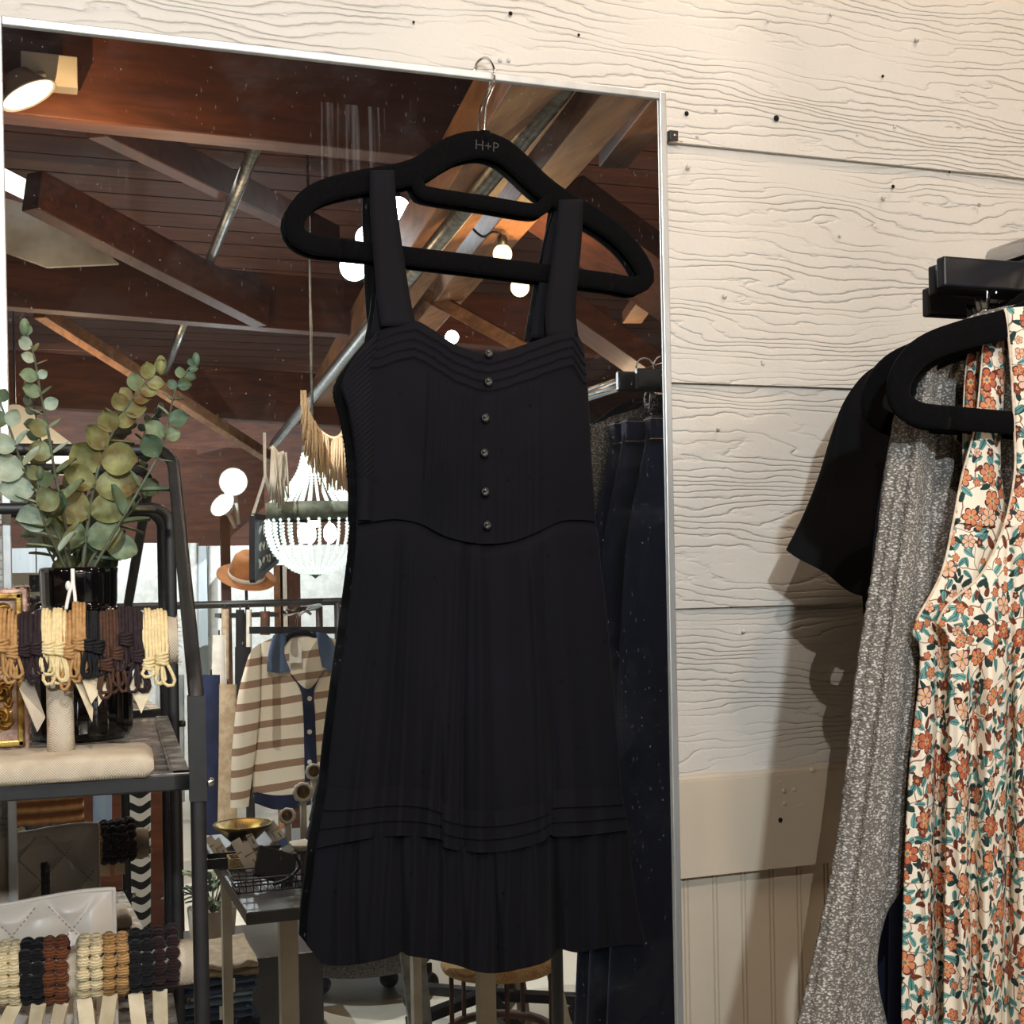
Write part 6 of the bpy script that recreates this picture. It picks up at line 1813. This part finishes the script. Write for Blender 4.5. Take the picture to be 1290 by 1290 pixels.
# pale shade at the edge of the frame
c = rf(20, 560, 4.6)
mb = MB(); mb.lathe([(0.02, 0.17), (0.05, 0.15), (0.36, -0.10), (0.355, -0.11), (0.05, 0.13)], c, 32)
o = tag(mb.build('pendant_shade', mat('cream_shade', rgb(240, 230, 206), None, 1, 0.6, emis=rgb(255, 232, 190), emis_s=0.35)), 'wide cream pendant shade behind the eucalyptus', 'lamp')
mb = MB(); mb.tube([c + UP * 0.15, V3((c.x, c.y, ceil_z(4.6)))], 0.004, 6); mb.build('cord', M['black_plastic'], o)

# ---- the phone that takes the photo
ph = empty('phone', 'white phone with a black camera block, taking the photo, seen beside the black vase', 'phone', V3((-0.013, -D - 0.008, CZ - 0.06)))
x0, x1, z1 = -0.050, 0.024, CZ + 0.010
mb = MB(); mb.box(V3(((x0 + x1) / 2, -D - 0.008, z1 - 0.0735)), (x1 - x0, 0.008, 0.147)); mb.build('body', mat('pale_phone_back', rgb(228, 226, 214), None, 1, 0.25), ph, bevel=0.0035)
mb = MB(); mb.box(V3((-0.0005 + 0.004, -D - 0.0035, z1 - 0.0225)), (0.036, 0.0025, 0.036)); mb.build('camera_block', M['black_plastic'], ph, bevel=0.004)
for dx, dz in ((-0.007, 0.008), (-0.007, -0.008), (0.010, 0.0)):
    mb = MB(); mb.lathe([(0, 0.0004), (0.0052, 0.0006), (0.0062, 0.0), (0.0062, -0.001)], V3((0.0035 + dx, -D - 0.0022, z1 - 0.0225 + dz)), 16, Matrix.Rotation(-math.pi / 2, 3, 'X')); mb.build('lens', M['vase'], ph)

# ------------------------------------------------------------------ light
def spot(loc, target, power, color, angle=100, blend=0.5, size=0.06):
    l = bpy.data.lights.new('spot_beam', 'SPOT'); l.energy = power; l.color = color; l.spot_size = math.radians(angle); l.spot_blend = blend; l.shadow_soft_size = size
    o = bpy.data.objects.new('spot_beam', l); COL.objects.link(o); o.location = loc
    o.rotation_euler = (V3(target) - V3(loc)).to_track_quat('-Z', 'Y').to_euler()
    return o
def point(loc, power, color, size=0.05):
    l = bpy.data.lights.new('lamp_and_fill_glow', 'POINT'); l.energy = power; l.color = color; l.shadow_soft_size = size
    o = bpy.data.objects.new('lamp_and_fill_glow', l); COL.objects.link(o); o.location = loc
WARM, COOL, NEUT = (1, .76, .54), (.84, .94, 1), (1, .94, .87)
spot(f1 + V3((0.02, 0.03, -0.05)), (0.3, 0, 1.85), 38, NEUT, 100, 0.9, 0.0)
point(f1 + V3((0.05, 0.06, -0.10)), 5.0, (1, .62, .28), 0.0); point(f1 + V3((0.28, 0.0, -0.26)), 5.0, (1, .66, .32), 0.0)  # extra orange points added so the flood's spill reaches the beam
spot((-0.62, -3.8, 2.55), (0.55, 0, 1.82), 300, COOL, 42, 1.0, 0.05)       # track lamp further along, beyond the frame's edge
for f_ in (f2, f3, f4):
    spot(f_ + V3((-0.02, 0.12, -0.04)), (0.95, -0.4, 1.0), 16, COOL, 70, 0.6, 0.04)
spot(f5 + V3((0, .1, -.05)), (-.5, 0, 1.0), 18, COOL, 90, 0.5, 0.03)
point(f6 + V3((-0.05, .16, .02)), 8, COOL, 0.0)
point(cc + V3((0, 0, -0.02)), 14, (.9, 1, .96), 0.02)
for q in (rf(633, 320, 2.3), rf(655, 362, 2.35)): point(q + V3((0, 0.06, -.02)), 2.2, (1, .62, .28), 0.0)
spot((1.25, -0.55, 2.95), (1.0, 0.0, 1.2), 22, WARM, 120, 0.8, 0.08)     # warm track lamp above the rail
spot((0.9, -1.1, 2.9), (0.9, -0.3, 1.1), 20, WARM, 100, 0.8, 0.08)
for p_, q_, e_, c_ in (((0.3, -6.4, 2.7), (0.2, -8.6, 1.2), 260, COOL), ((2.2, -6.4, 2.7), (2.2, -8.6, 1.2), 200, COOL), ((0.4, -3.8, 2.35), (0.5, -4.4, 0), 150, NEUT), ((1.7, -3.9, 2.7), (1.7, -4.0, 0), 150, NEUT),
                       ((0.6, -2.5, 2.75), (0.6, -3.6, 0.6), 120, NEUT), ((-1.0, -4.8, 2.35), (-.6, -5.4, 0), 110, NEUT)):
    spot(p_, q_, e_, c_, 105, 0.7, 0.0)  # added fills for curtains, floor and racks, without lamp bodies
spot((2.6, -1.6, 2.5), (0.95, 0, 1.1), 34, WARM, 80, 0.8, 0.12)  # added warm fill that lifts the garment shadows on the wall
spot((-1.2, -1.0, 2.6), (-0.1, 0, 1.15), 26, WARM, 70, 0.8, 0.1)  # added warm fill for the wall strip left of the mirror
spot((-0.3, -2.9, 2.6), (0.45, -2.4, 0), 110, COOL, 80, 0.7, 0.0)  # added fill that brightens the low goods and floor near the table
spot((0.45, -2.45, 2.6), (0.85, -3.9, 1.1), 70, NEUT, 60, 0.7, 0.0)  # added fill aimed at the striped cardigan, no fixture here
for p_ in ((0.5, -2.9, 2.15), (0.15, -4.9, 2.1), (2.3, -3.6, 2.1)): point(p_, 9, (1, .70, .42), 0.0)  # bare warm points added to tint the roof beams, not lamps
SC.view_settings.exposure = 0.12
w = bpy.data.worlds.new('world'); SC.world = w; w.use_nodes = True
w.node_tree.nodes['Background'].inputs[0].default_value = (0.02, 0.02, 0.02, 1)
